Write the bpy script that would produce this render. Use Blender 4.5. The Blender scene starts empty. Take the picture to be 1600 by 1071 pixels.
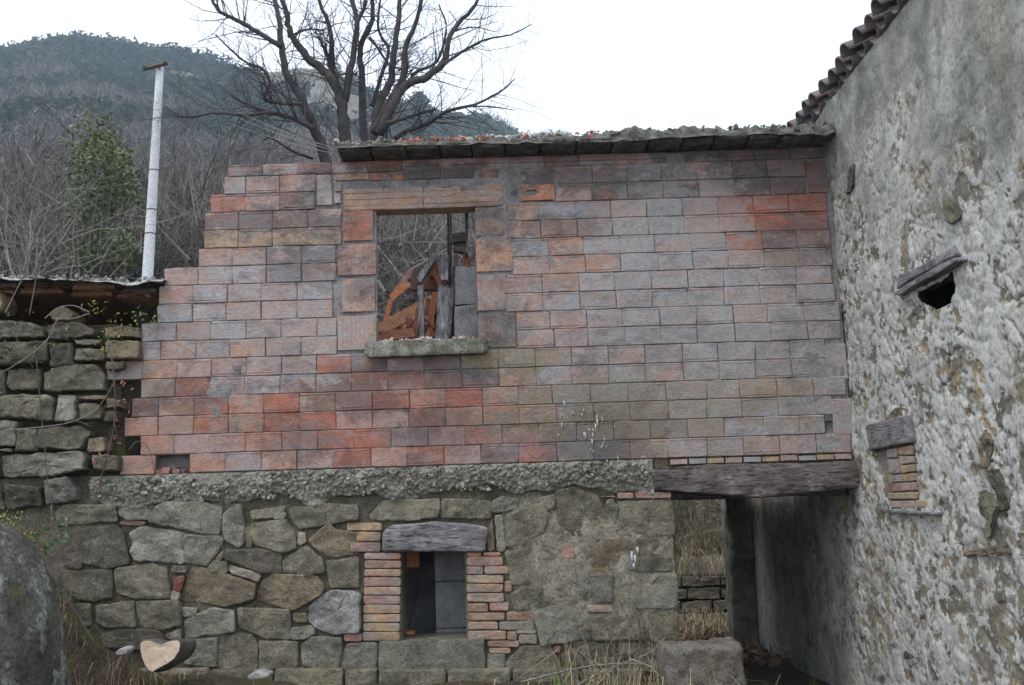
import bpy, math, random
import numpy as np
from mathutils import Matrix, Vector

random.seed(7)
RNG = np.random.default_rng(11)
scene = bpy.context.scene
COL = scene.collection
rad = math.radians

# ------------------------------------------------------------------ camera
FPX, PITCH, ROLL = 1640.0, rad(9.3), rad(1.8)
CAM = np.array([0.0, -8.7, 1.6])
_fw = np.array([0, math.cos(PITCH), math.sin(PITCH)])
_r0 = np.array([1.0, 0, 0]); _u0 = np.array([0, -math.sin(PITCH), math.cos(PITCH)])
_R = _r0 * math.cos(ROLL) - _u0 * math.sin(ROLL)
_U = _u0 * math.cos(ROLL) + _r0 * math.sin(ROLL)
cam_data = bpy.data.cameras.new("camera")
cam_data.sensor_width = 36.0
cam_data.lens = 36.0 * FPX / 1600.0
cam_data.clip_end = 3000.0
cam = bpy.data.objects.new("camera", cam_data)
COL.objects.link(cam)
M = Matrix(((_R[0], _U[0], -_fw[0], CAM[0]), (_R[1], _U[1], -_fw[1], CAM[1]), (_R[2], _U[2], -_fw[2], CAM[2]), (0, 0, 0, 1)))
cam.matrix_world = M
scene.camera = cam

# ------------------------------------------------------------------ world, sun, exposure
world = bpy.data.worlds.new("World")
scene.world = world
world.use_nodes = True
wn, wl = world.node_tree.nodes, world.node_tree.links
wn.clear()
SUN_EL, SUN_ROT = rad(60), rad(-137)
sky = wn.new("ShaderNodeTexSky"); sky.sky_type = 'NISHITA'; sky.sun_disc = False
sky.sun_elevation = SUN_EL; sky.sun_rotation = SUN_ROT
bg1 = wn.new("ShaderNodeBackground"); bg1.inputs[1].default_value = 0.05
wl.new(sky.outputs[0], bg1.inputs[0])
tc = wn.new("ShaderNodeTexCoord")
nz = wn.new("ShaderNodeTexNoise"); nz.inputs["Scale"].default_value = 2.2; nz.inputs["Detail"].default_value = 5
wl.new(tc.outputs["Generated"], nz.inputs["Vector"])
cr = wn.new("ShaderNodeValToRGB")
cr.color_ramp.elements[0].position = 0.3; cr.color_ramp.elements[0].color = (0.86, 0.94, 1.05, 1)
cr.color_ramp.elements[1].position = 0.62; cr.color_ramp.elements[1].color = (0.97, 1.01, 1.09, 1)
wl.new(nz.outputs["Fac"], cr.inputs[0])
bg2 = wn.new("ShaderNodeBackground"); bg2.inputs[1].default_value = 0.92
wl.new(cr.outputs[0], bg2.inputs[0])
ad = wn.new("ShaderNodeAddShader"); wo = wn.new("ShaderNodeOutputWorld")
wl.new(bg1.outputs[0], ad.inputs[0]); wl.new(bg2.outputs[0], ad.inputs[1]); wl.new(ad.outputs[0], wo.inputs[0])

sl = bpy.data.lights.new("sun", 'SUN'); sl.energy = 1.1; sl.angle = rad(22); sl.color = (1.0, 0.96, 0.9)
sun = bpy.data.objects.new("sun", sl); COL.objects.link(sun)
# sun stands up, left and behind the camera
sd = Vector((-0.34, -0.36, 0.87)).normalized()
sun.rotation_euler = sd.to_track_quat('Z', 'Y').to_euler()
scene.view_settings.view_transform = 'Standard'
scene.view_settings.look = 'None'
scene.view_settings.exposure = 0.62
scene.view_settings.gamma = 1.0
scene.view_settings.use_curve_mapping = False


# ------------------------------------------------------------------ geometry of the photograph: pixel to a plane of the place
def ray(x, y): return FPX * _fw + (x - 800) * _R - (y - 535.5) * _U
def P(x, y, Y=0.0):
    d = ray(x, y); return CAM + d * (Y - CAM[1]) / d[1]
def PX(x, y, X):
    d = ray(x, y); return CAM + d * (X - CAM[0]) / d[0]
def XZ(px, z, Y=0.0):          # world x of image column px at height z on plane Y
    y = 500.0
    for _ in range(5):
        q = P(px, y, Y); y -= (z - q[2]) * 185.0
    return P(px, y, Y)[0]

# ------------------------------------------------------------------ numpy noise
def _h(ix, iy, iz, s):
    n = (ix * 374761393 + iy * 668265263 + iz * 2147483647 + s * 974711) & 0xFFFFFFFF
    n = ((n ^ (n >> 13)) * 1274126177) & 0xFFFFFFFF
    n = ((n ^ (n >> 16)) * 2246822519) & 0xFFFFFFFF
    return ((n ^ (n >> 15)) & 0xFFFFFF) / float(0xFFFFFF)
def vnoise(p, s=0):
    p = np.asarray(p, float); i = np.floor(p).astype(np.int64); f = p - i
    f = f * f * (3 - 2 * f); r = 0
    for dx in (0, 1):
        for dy in (0, 1):
            for dz in (0, 1):
                w = (f[:, 0] if dx else 1 - f[:, 0]) * (f[:, 1] if dy else 1 - f[:, 1]) * (f[:, 2] if dz else 1 - f[:, 2])
                r = r + w * _h(i[:, 0] + dx, i[:, 1] + dy, i[:, 2] + dz, s)
    return r * 2 - 1
def fbm(p, sc=1.0, o=4, s=0, g=0.5):
    p = np.asarray(p, float) * sc; a = 1.0; r = 0; t = 0
    for k in range(o):
        r = r + a * vnoise(p, s + k * 7); t += a; a *= g; p = p * 2.03 + 5.1
    return r / t * 1.6
def worley(u, v, s=0, j=0.9):  # 2D: F1, F2, cell random
    iu = np.floor(u).astype(np.int64); iv = np.floor(v).astype(np.int64)
    f1 = np.full(u.shape, 9.0); f2 = np.full(u.shape, 9.0); cid = np.zeros(u.shape)
    for a in (-1, 0, 1):
        for b in (-1, 0, 1):
            cu, cv = iu + a, iv + b; z = np.zeros_like(cu)
            x = cu + 0.5 + j * (_h(cu, cv, z, s) - 0.5); y = cv + 0.5 + j * (_h(cu, cv, z, s + 1) - 0.5)
            d = np.sqrt((u - x) ** 2 + (v - y) ** 2); c = _h(cu, cv, z, s + 2)
            m = d < f1
            f2 = np.where(m, f1, np.minimum(f2, d)); cid = np.where(m, c, cid); f1 = np.where(m, d, f1)
    return f1, f2, cid
def sstep(a, b, x):
    t = np.clip((x - a) / (b - a), 0, 1); return t * t * (3 - 2 * t)

# ------------------------------------------------------------------ objects
WLOC = {}
def mesh_np(name, V, F, smooth=True, attrs=None):
    V = np.asarray(V, np.float32); me = bpy.data.meshes.new(name)
    me.vertices.add(len(V)); me.vertices.foreach_set("co", V.ravel())
    if not isinstance(F, list): F = [F]
    F = [np.asarray(f, np.int32) for f in F if len(f)]
    tot = np.concatenate([np.full(len(f), f.shape[1], np.int32) for f in F])
    idx = np.concatenate([f.ravel() for f in F])
    me.loops.add(len(idx)); me.loops.foreach_set("vertex_index", idx)
    st = np.concatenate([[0], np.cumsum(tot)[:-1]]).astype(np.int32)
    me.polygons.add(len(tot)); me.polygons.foreach_set("loop_start", st); me.polygons.foreach_set("loop_total", tot)
    me.polygons.foreach_set("use_smooth", np.full(len(tot), smooth))
    if attrs:
        for k, a in attrs.items():
            at = me.attributes.new(k, 'FLOAT', 'POINT'); at.data.foreach_set("value", np.asarray(a, np.float32))
    me.update(calc_edges=True); me.validate()
    return me
def link(o, parent=None, loc=(0, 0, 0)):
    COL.objects.link(o); o.location = loc
    if parent is not None:
        o.parent = parent; o.matrix_parent_inverse = Matrix.Translation(-Vector(WLOC.get(parent.name, (0, 0, 0))))
    WLOC[o.name] = tuple(loc)
    return o
def mk(name, V, F, mat, parent=None, smooth=True, attrs=None, kind=None, color=None, center=True, sharp=None):
    V = np.asarray(V, float)
    c = V.mean(0) if center else np.zeros(3)
    me = mesh_np(name, V - c, F, smooth, attrs)
    if name in ('stone', 'brick') or sharp: me.set_sharp_from_angle(angle=rad(sharp or 32))
    me.materials.append(mat)
    o = bpy.data.objects.new(name, me)
    if kind: o["kind"] = kind
    if color is not None: o.color = (*color, 1)
    return link(o, parent, tuple(c))
def inst(name, me, loc, parent, rot=None, scale=None, color=None):
    o = bpy.data.objects.new(name, me)
    if rot: o.rotation_euler = rot
    if scale: o.scale = scale
    if color is not None: o.color = (*color, 1)
    return link(o, parent, tuple(loc))
def empty(name, loc):
    return link(bpy.data.objects.new(name, None), None, tuple(loc))
def tag(o, label, cat, group=None):
    o["label"] = label; o["category"] = cat
    if group: o["group"] = group
    return o
def struct(o): o["kind"] = "structure"; return o

class MB:
    """collects shapes into one mesh"""
    def __init__(s): s.V = []; s.Q = []; s.T = []; s.A = []; s.n = 0
    def add(s, V, Q=(), T=(), a=0.5):
        V = np.asarray(V, float); s.V.append(V)
        if len(Q): s.Q.append(np.asarray(Q) + s.n)
        if len(T): s.T.append(np.asarray(T) + s.n)
        s.A.append(np.full(len(V), a) if np.isscalar(a) else np.asarray(a)); s.n += len(V); return s
    def build(s, name, mat, parent=None, smooth=True, kind=None, color=None, center=True):
        F = []
        if s.Q: F.append(np.concatenate(s.Q))
        if s.T: F.append(np.concatenate(s.T))
        return mk(name, np.concatenate(s.V), F, mat, parent, smooth, {"v": np.concatenate(s.A)}, kind, color, center)
BOXF = np.array([[0, 1, 3, 2], [4, 6, 7, 5], [0, 4, 5, 1], [2, 3, 7, 6], [0, 2, 6, 4], [1, 5, 7, 3]])
def boxV(x0, x1, y0, y1, z0, z1):
    return np.array([[x, y, z] for x in (x0, x1) for y in (y0, y1) for z in (z0, z1)], float)
def tube(pts, rads, n=6, cap=True):
    pts = np.asarray(pts, float); k = len(pts)
    T = np.gradient(pts, axis=0); T /= np.linalg.norm(T, axis=1)[:, None] + 1e-9
    up = np.array([0, 0, 1.0]) if abs(T[0][2]) < .9 else np.array([1.0, 0, 0])
    a = np.cross(T, up); a /= np.linalg.norm(a, axis=1)[:, None] + 1e-9; b = np.cross(T, a)
    th = np.arange(n) * 2 * np.pi / n
    V = (pts[:, None] + np.asarray(rads)[:, None, None] * (a[:, None] * np.cos(th)[None, :, None] + b[:, None] * np.sin(th)[None, :, None])).reshape(-1, 3)
    i = np.arange(k - 1)[:, None] * n; j = np.arange(n)[None]; j2 = (j + 1) % n
    Q = np.stack([i + j, i + j2, i + n + j2, i + n + j], -1).reshape(-1, 4)
    Tr = []
    if cap:
        V = np.vstack([V, pts[0], pts[-1]]); c0, c1 = k * n, k * n + 1
        Tr = [[c0, (q + 1) % n, q] for q in range(n)] + [[c1, (k - 1) * n + q, (k - 1) * n + (q + 1) % n] for q in range(n)]
    return V, Q, Tr
def smooth_line(p, m=4):
    p = np.asarray(p, float); out = []
    q = np.vstack([2 * p[0] - p[1], p, 2 * p[-1] - p[-2]])
    for i in range(1, len(q) - 2):
        for t in np.arange(m) / m:
            out.append(.5 * ((2 * q[i]) + (-q[i - 1] + q[i + 1]) * t + (2 * q[i - 1] - 5 * q[i] + 4 * q[i + 1] - q[i + 2]) * t * t + (-q[i - 1] + 3 * q[i] - 3 * q[i + 1] + q[i + 2]) * t ** 3))
    out.append(p[-1]); return np.array(out)
def grid(nu, nv):
    i = np.arange(nu - 1)[:, None] * nv; j = np.arange(nv - 1)[None]
    return np.stack([i + j, i + nv + j, i + nv + j + 1, i + j + 1], -1).reshape(-1, 4)

# ------------------------------------------------------------------ materials
class NT:
    def __init__(s, name, rough=0.9):
        s.m = bpy.data.materials.new(name); s.m.use_nodes = True
        s.n, s.l = s.m.node_tree.nodes, s.m.node_tree.links
        s.b = s.n["Principled BSDF"]; s.b.inputs["Roughness"].default_value = rough
        s.b.inputs["Specular IOR Level"].default_value = 0.25
        s.pos = s.n.new("ShaderNodeNewGeometry").outputs["Position"]
    def noise(s, sc, det=4, rough=0.55, stretch=None, dist=0.0):
        v = s.pos
        if stretch:
            mp = s.n.new("ShaderNodeMapping"); mp.inputs["Scale"].default_value = stretch; s.l.new(v, mp.inputs[0]); v = mp.outputs[0]
        t = s.n.new("ShaderNodeTexNoise"); t.inputs["Scale"].default_value = sc; t.inputs["Detail"].default_value = det
        t.inputs["Roughness"].default_value = rough; t.inputs["Distortion"].default_value = dist
        s.l.new(v, t.inputs["Vector"]); return t.outputs["Fac"]
    def vor(s, sc, feat='F1'):
        t = s.n.new("ShaderNodeTexVoronoi"); t.inputs["Scale"].default_value = sc; t.feature = feat
        s.l.new(s.pos, t.inputs["Vector"]); return t.outputs["Distance"]
    def ramp(s, f, stops):
        r = s.n.new("ShaderNodeValToRGB"); e = r.color_ramp.elements
        while len(e) < len(stops): e.new(0.5)
        for k, (p, c) in enumerate(stops):
            e[k].position = p; e[k].color = (*c, 1) if not np.isscalar(c) else (c, c, c, 1)
        s.l.new(f, r.inputs[0]); return r.outputs[0]
    def mix(s, f, a, b, mode='MIX'):
        x = s.n.new("ShaderNodeMix"); x.data_type = 'RGBA'; x.blend_type = mode
        for i, v in ((0, f), (6, a), (7, b)):
            if isinstance(v, (int, float)): x.inputs[i].default_value = v
            elif isinstance(v, tuple): x.inputs[i].default_value = (*v, 1)
            else: s.l.new(v, x.inputs[i])
        return x.outputs[2]
    def math(s, op, a, b=0.0):
        x = s.n.new("ShaderNodeMath"); x.operation = op
        for i, v in enumerate((a, b)):
            if isinstance(v, (int, float)): x.inputs[i].default_value = v
            else: s.l.new(v, x.inputs[i])
        return x.outputs[0]
    def objcol(s): return s.n.new("ShaderNodeObjectInfo").outputs["Color"]
    def attr(s, k):
        a = s.n.new("ShaderNodeAttribute"); a.attribute_name = k; return a.outputs["Fac"]
    def sepz(s):
        x = s.n.new("ShaderNodeSeparateXYZ"); s.l.new(s.pos, x.inputs[0]); return x.outputs["Z"]
    def bump(s, h, st=0.5, dist=0.01):
        b = s.n.new("ShaderNodeBump"); b.inputs["Strength"].default_value = st; b.inputs["Distance"].default_value = dist
        s.l.new(h, b.inputs["Height"]); s.l.new(b.outputs[0], s.b.inputs["Normal"])
    def out(s, c): s.l.new(c, s.b.inputs["Base Color"]); return s.m

def stain_shade(t, c, field, px0, py0, px1, py1, col, amt, soft=.5):
    a_, b_ = P(px0, py1), P(px1, py0); cx, cz_, rx, rz = (a_[0] + b_[0]) / 2, (a_[2] + b_[2]) / 2, (b_[0] - a_[0]) / 2, (b_[2] - a_[2]) / 2
    m = t.n.new("ShaderNodeMapping"); m.inputs["Location"].default_value = (-cx / rx, 0, -cz_ / rz); m.inputs["Scale"].default_value = (1 / rx, 0, 1 / rz); t.l.new(t.pos, m.inputs[0])
    v = t.n.new("ShaderNodeVectorMath"); v.operation = 'LENGTH'; t.l.new(m.outputs[0], v.inputs[0])
    f = t.ramp(t.math('ADD', t.math('MULTIPLY', v.outputs["Value"], .5), field), [(.5, 1.0), (.5 + soft * .5, 0.0)])
    return t.mix(t.math('MULTIPLY', f, amt), c, col)
def m_brick():
    t = NT("fired_brick"); c = t.objcol()
    v = t.ramp(t.noise(9, 6, .65), [(.3, .68), (.7, 1.22)])
    c = t.mix(1.0, c, v, 'MULTIPLY')
    red = t.ramp(t.noise(4.5, 8, .7, (1, 1, 2.0)), [(.44, 0.0), (.60, 1.0)])
    c = t.mix(t.math('MULTIPLY', red, .5), c, (.40, .195, .125))
    g = t.ramp(t.noise(3.4, 10, .74, (1, 1, 1.9), .3), [(.47, 0.0), (.57, 1.0)])
    c = t.mix(t.math('MULTIPLY', g, .5), c, (.30, .295, .295))
    big = t.noise(.9, 4, .6); d = t.math('ADD', t.math('MULTIPLY', t.noise(4.2, 10, .78, (1, 1, 1.8), .4), .6), t.math('MULTIPLY', big, .4))
    d = t.ramp(d, [(.50, 0.0), (.60, 1.0)])
    c = t.mix(t.math('MULTIPLY', d, .74), c, (.085, .078, .08))
    fld = t.math('MULTIPLY', t.math('SUBTRACT', t.noise(3.2, 10, .8, (1, 1, 1.6), .4), .5), 3.2)
    SOOT_SHADE, PALE, REDC, OLIVE, GREY = (.075, .068, .07), (.36, .345, .335), (.34, .12, .08), (.21, .18, .09), (.20, .195, .195)
    for a_ in [(520, 225, 900, 262, REDC, .45), (600, 238, 1320, 262, SOOT_SHADE, .72), (620, 255, 770, 290, SOOT_SHADE, .7), (790, 262, 1060, 300, SOOT_SHADE, .6), (1130, 235, 1310, 300, SOOT_SHADE, .6), (1110, 310, 1310, 375, REDC, .35), (1200, 340, 1310, 420, SOOT_SHADE, .5),  # strip under the coping: soot plus overhang shade put into the brick colour
               (310, 325, 520, 365, SOOT_SHADE, .55), (430, 385, 540, 445, SOOT_SHADE, .55), (500, 600, 620, 650, SOOT_SHADE, .6), (560, 558, 790, 605, SOOT_SHADE, .5), (430, 600, 830, 725, REDC, .22), (200, 590, 420, 735, REDC, .15), (640, 640, 760, 700, SOOT_SHADE, .4), (250, 590, 330, 650, SOOT_SHADE, .35), (430, 660, 520, 720, SOOT_SHADE, .35), (540, 440, 590, 480, SOOT_SHADE, .4), (760, 480, 810, 550, SOOT_SHADE, .5), (800, 600, 1010, 720, GREY, .5), (860, 640, 1000, 730, SOOT_SHADE, .45),
               (880, 390, 1330, 600, PALE, .28), (960, 290, 1130, 400, PALE, .45), (360, 440, 560, 560, PALE, .3), (820, 590, 1190, 680, OLIVE, .42), (730, 540, 860, 580, OLIVE, .5), (1050, 480, 1330, 720, PALE, .16), (820, 335, 930, 370, SOOT_SHADE, .4), (740, 310, 800, 380, SOOT_SHADE, .4)]:
        c = stain_shade(t, c, fld, *a_)
    s = t.ramp(t.noise(30, 6, .7, (1, 1, 2.6)), [(.33, .66), (.58, 1.08)])
    c = t.mix(1.0, c, s, 'MULTIPLY')
    moss = t.ramp(t.noise(1.3, 9, .72), [(.57, 0.0), (.68, 1.0)])
    c = t.mix(t.math('MULTIPLY', moss, .5), c, (.19, .165, .075))
    wh = t.ramp(t.noise(26, 5, .7), [(.64, 0.0), (.71, 1.0)])
    c = t.mix(t.math('MULTIPLY', wh, .45), c, (.50, .49, .48))
    t.bump(t.math('ADD', t.noise(35, 7, .72), t.math('MULTIPLY', t.noise(12, 5, .7, (1, 1, 3)), .8)), .75, .010)
    return t.out(c)
def m_mortar(name, a, b, dark=.5):
    t = NT(name); c = t.ramp(t.noise(5, 8, .65), [(.35, a), (.65, b)])
    s = t.ramp(t.noise(45, 5, .65), [(.35, dark), (.6, 1.15)])
    c = t.mix(1.0, c, s, 'MULTIPLY')
    t.bump(t.noise(50, 7, .7), .8, .012); return t.out(c)
def m_stone():
    t = NT("wall_stone"); c = t.objcol()
    v = t.ramp(t.noise(7, 8, .65), [(.3, .6), (.7, 1.3)])
    c = t.mix(1.0, c, v, 'MULTIPLY')
    l = t.ramp(t.noise(11, 7, .7), [(.56, 0.0), (.68, 1.0)])
    c = t.mix(t.math('MULTIPLY', l, .5), c, (.38, .38, .33)); c = t.mix(1.0, c, t.ramp(t.noise(3.2, 9, .72, (1, 1, 1.6), .5), [(.36, .55), (.55, 1.1)]), 'MULTIPLY')
    m = t.ramp(t.noise(3.5, 7, .7), [(.55, 0.0), (.7, 1.0)])
    c = t.mix(t.math('MULTIPLY', m, .6), c, (.17, .145, .06))
    s = t.ramp(t.noise(70, 3, .6), [(.32, .5), (.52, 1.05)])
    c = t.mix(1.0, c, s, 'MULTIPLY')
    sp = t.ramp(t.vor(38), [(.1, 1.0), (.16, 0.0)])
    sp2 = t.ramp(t.noise(9, 3), [(.52, 0.0), (.6, 1.0)])
    c = t.mix(t.math('MULTIPLY', t.math('MULTIPLY', sp, sp2), .7), c, (.42, .43, .40))
    t.bump(t.math('ADD', t.noise(16, 9, .74), t.math('MULTIPLY', t.noise(90, 3), .35)), 1.0, .035)
    return t.out(c)
def m_wood(name, a, b, axis='x', tint=False):
    t = NT(name); st = (1, 7, 7) if axis == 'x' else (7, 7, 1)
    c = t.ramp(t.noise(3, 9, .72, st, 1.2), [(.3, a), (.7, b)])
    c = t.mix(1.0, c, t.ramp(t.noise(5, 5, .7), [(.32, .5), (.65, 1.25)]), 'MULTIPLY')
    s = t.ramp(t.noise(9, 5, .7, st, .6), [(.38, .25), (.5, 1.0)])
    c = t.mix(1.0, c, s, 'MULTIPLY')
    if tint: c = t.mix(1.0, c, t.objcol(), 'MULTIPLY')
    t.bump(t.noise(9, 7, .7, st), .9, .02); return t.out(c)
def m_plain(name, stops, sc=8, bs=40, bst=.6, rough=.9, mult=None, dist=.01, stretch=None):
    t = NT(name, rough); c = t.ramp(t.noise(sc, 7, .65, stretch), stops)
    if mult: c = t.mix(1.0, c, t.objcol(), 'MULTIPLY')
    s = t.ramp(t.noise(bs * 1.5, 3, .6), [(.33, .6), (.55, 1.08)])
    c = t.mix(1.0, c, s, 'MULTIPLY')
    t.bump(t.noise(bs, 6, .7), bst, dist); return t.out(c)
def m_veg(name, stops, nsc=0.15, rough=.85):
    t = NT(name, rough); f = t.math('ADD', t.math('MULTIPLY', t.attr("v"), .6), t.math('MULTIPLY', t.noise(nsc, 4, .6), .4))
    t.b.inputs["Specular IOR Level"].default_value = .1
    return t.out(t.ramp(f, stops))
def m_plaster():
    t = NT("flaking_plaster"); z = t.sepz()
    fr = t.math('ADD', t.attr("flake"), t.math('MULTIPLY', t.math('SUBTRACT', t.noise(38, 6, .72), .5), 1.9))
    fl = t.ramp(fr, [(.20, 0.0), (.27, 1.0)]); oc = t.attr("ochre"); up = t.attr("upper"); cr_ = t.attr("crack")
    mud = t.ramp(t.noise(8, 8, .65), [(.3, (.14, .125, .10)), (.6, (.27, .245, .195)), (.8, (.37, .34, .28))])
    mud = t.mix(1.0, mud, t.ramp(t.attr('cell'), [(0, (.55, .55, .52)), (.45, (1, 1, 1)), (.75, (1.15, 1.02, .82)), (1, (.66, .62, .56))]), 'MULTIPLY'); mud = t.mix(oc, mud, (.43, .29, .14))
    paint = t.ramp(t.noise(6, 8, .6), [(.3, (.37, .36, .335)), (.6, (.49, .48, .445)), (.85, (.60, .585, .545))])
    cem = t.ramp(t.noise(3, 9, .62), [(.36, (.15, .155, .14)), (.52, (.28, .28, .255)), (.66, (.40, .395, .365))])
    c = t.mix(fl, mud, paint)
    c = t.mix(up, c, cem)
    st = t.ramp(t.noise(3.0, 10, .76, (1, 1.2, .6), .6), [(.53, 0.0), (.62, 1.0)])
    c = t.mix(t.math('MULTIPLY', st, .62), c, (.15, .14, .11))
    st = t.ramp(t.noise(1.1, 8, .7, (1, 1.3, .5)), [(.5, 0.0), (.64, 1.0)])
    c = t.mix(t.math('MULTIPLY', st, .38), c, (.24, .205, .145))
    s = t.ramp(t.noise(42, 4, .65), [(.34, .62), (.52, 1.05)])
    c = t.mix(1.0, c, s, 'MULTIPLY')
    c = t.mix(cr_, c, (.07, .06, .045))
    t.bump(t.math('ADD', t.math('ADD', t.noise(24, 9, .75), t.math('MULTIPLY', t.noise(110, 3), .3)), t.math('MULTIPLY', fl, .6)), .7, .010)
    return t.out(c)
def m_leaf(name, stops):
    t = NT(name, .5); c = t.ramp(t.attr("v"), stops); t.b.inputs["Specular IOR Level"].default_value = .4
    return t.out(c)

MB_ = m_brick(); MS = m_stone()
MMORT = m_mortar("brick_mortar", (.13, .12, .115), (.26, .25, .245), .7)
def m_joint():
    t = NT("lime_mortar"); c = t.ramp(t.noise(5, 8, .65), [(.35, (.16, .145, .10)), (.65, (.31, .285, .22))])
    c = t.mix(t.attr("v"), t.mix(1.0, c, (.42, .40, .38), 'MULTIPLY'), c)
    c = t.mix(1.0, c, t.ramp(t.noise(45, 5, .65), [(.35, .5), (.6, 1.15)]), 'MULTIPLY')
    t.bump(t.noise(50, 7, .7), .8, .012); return t.out(c)
MMORT2 = m_joint()
MCONC = m_mortar("rough_concrete", (.16, .15, .12), (.31, .30, .255), .5)
MPLAS = m_plaster()
MBEAM = m_wood("weathered_beam", (.06, .045, .04), (.26, .22, .21))
MWGREY = m_wood("grey_board", (.16, .15, .16), (.36, .35, .37))
MWGREYV = m_wood("grey_board_upright", (.16, .15, .155), (.36, .35, .36), 'z')
MTILE = m_plain("clay_tile", [(.3, .7), (.7, 1.2)], 7, 50, .6, mult=True)
MSLAB = m_plain("cast_concrete", [(.3, (.12, .12, .12)), (.6, (.24, .24, .245)), (.8, (.36, .36, .35))], 6, 60, .7)
MMOSS = m_plain("mossy_rubble", [(.32, (.07, .075, .04)), (.5, (.17, .165, .12)), (.68, (.36, .35, .32))], 9, 45, .9, dist=.02)
MCOP = m_plain("coping_crust", [(.32, (.05, .048, .04)), (.5, (.13, .125, .11)), (.7, (.26, .255, .24))], 9, 40, 1.0, dist=.03)
MSOIL = m_plain("ground_soil", [(.3, (.03, .025, .016)), (.5, (.075, .058, .038)), (.62, (.06, .07, .02)), (.8, (.15, .12, .08))], 5, 35, 1.0, dist=.03)
MHILL = m_plain("hill_soil", [(.3, (.05, .05, .035)), (.48, (.14, .125, .09)), (.56, (.16, .15, .12)), (.70, (.25, .235, .2))], .06, 1.5, .6, dist=.3)
MBARK = m_plain("tree_bark", [(.3, (.032, .029, .03)), (.6, (.075, .068, .066)), (.8, (.16, .155, .145))], 5, 40, .8, dist=.02)
MBARKP = m_plain("pale_bark", [(.3, (.13, .12, .10)), (.7, (.30, .28, .25))], 3, 30, .5)
MBARKM = m_plain("scrub_bark", [(.3, (.055, .047, .04)), (.7, (.17, .15, .13))], 3, 30, .5)
MPOLE = m_plain("concrete_pole", [(.3, (.46, .47, .48)), (.7, (.62, .63, .64))], 2, 30, .3, stretch=(1, 1, .2))
MDARKMETAL = m_plain("dark_iron", [(.3, (.04, .035, .03)), (.7, (.12, .09, .07))], 12, 60, .4, .6)
MCUT = m_plain("cut_wood", [(.3, (.58, .44, .32)), (.7, (.76, .62, .47))], 14, 70, .4)
MGRASS = m_veg("dry_grass", [(.15, (.09, .075, .04)), (.45, (.26, .21, .13)), (.75, (.42, .36, .25)), (.95, (.13, .16, .05))], 1.5)
MGREEN = m_veg("green_blade", [(.2, (.06, .12, .02)), (.8, (.16, .24, .05))], 2)
MCHIP = m_veg("stone_chip", [(.15, (.11, .10, .075)), (.5, (.21, .20, .165)), (.95, (.36, .35, .31))], 8)
def m_rubble():
    t = NT("rubble_chip"); c = t.ramp(t.attr("v"), [(.1, (.09, .09, .065)), (.4, (.19, .185, .15)), (.6, (.34, .33, .30)), (.78, (.46, .45, .43)), (.82, (.32, .11, .07)), (1, (.46, .22, .13))])
    c = t.mix(1.0, c, t.ramp(t.noise(30, 5, .7), [(.3, .6), (.6, 1.15)]), 'MULTIPLY'); t.bump(t.noise(60, 4, .7), .6, .006); return t.out(c)
MRUB = m_rubble()
MEVER = m_leaf("evergreen_leaf", [(0, (.025, .04, .012)), (.5, (.07, .10, .025)), (1, (.17, .20, .07))])
MIVY = m_leaf("ivy_leaf", [(0, (.05, .10, .02)), (.5, (.16, .20, .05)), (.8, (.34, .32, .06)), (1, (.25, .10, .05))])
MDEADLEAF = m_leaf("dead_leaf", [(0, (.16, .05, .03)), (.5, (.28, .12, .08)), (1, (.32, .22, .13))])
MDARKVEG = m_veg("evergreen_wood", [(.2, (.010, .017, .012)), (.5, (.028, .042, .024)), (.85, (.08, .10, .05))], .02)
MBAREVEG = m_veg("bare_wood", [(.15, (.04, .035, .032)), (.5, (.115, .10, .088)), (.85, (.25, .23, .205))], .08)
MSCRUB = m_veg("scrub_twig", [(.15, (.06, .05, .035)), (.4, (.14, .125, .075)), (.65, (.22, .20, .14)), (.9, (.34, .32, .27))], .4)
MPEB = m_plain("quartz_stone", [(.3, (.2, .19, .175)), (.7, (.42, .40, .385))], 10, 40, .5)

def t_boulder():
    t = NT("boulder_rock"); c = t.ramp(t.noise(3, 9, .65), [(.3, (.05, .047, .04)), (.55, (.13, .12, .10)), (.75, (.2, .19, .165))])
    l = t.ramp(t.noise(4.2, 10, .76), [(.53, 0.0), (.60, 1.0)]); c = t.mix(t.math('MULTIPLY', l, .85), c, (.33, .38, .32)); c = t.mix(1.0, c, t.ramp(t.noise(38, 8, .8), [(.38, .4), (.58, 1.35)]), 'MULTIPLY')
    l = t.ramp(t.noise(2.6, 6, .7), [(.6, 0.0), (.68, 1.0)]); c = t.mix(t.math('MULTIPLY', l, .8), c, (.14, .12, .02))
    t.bump(t.noise(14, 10, .75), 1.0, .05); return t.out(c)
MBOULD = t_boulder()

# ------------------------------------------------------------------ the setting: ground
def ground_z(x, y):
    x = np.asarray(x, float); y = np.asarray(y, float)
    base = 0.08 + 0.20 * sstep(1.2, 0.2, x) * sstep(-1.6, -.4, y)
    bank = 1.0 * sstep(-2.9, -4.3, x) * sstep(-3.4, -.5, y) + .13 * sstep(-1.6, -2.6, x) * sstep(-2.2, -.8, y)
    beh = sstep(0.3, 0.8, y); base = base * (1 - beh) - .02 * beh
    return base + bank * (1 - beh)
gx = np.concatenate([np.linspace(-40, -6, 18), np.linspace(-5.9, 5.9, 200), np.linspace(6, 40, 18)])
gy = np.concatenate([np.linspace(-40, -5, 18), np.linspace(-4.9, 1, 110), np.linspace(1.3, 12, 26)])
GX, GY = np.meshgrid(gx, gy, indexing='ij'); gp = np.stack([GX.ravel(), GY.ravel(), 0 * GX.ravel()], 1)
gp[:, 2] = ground_z(gp[:, 0], gp[:, 1]) + .05 * fbm(gp, 1.7, 5, 3) + .015 * fbm(gp, 11, 3, 5)
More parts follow.
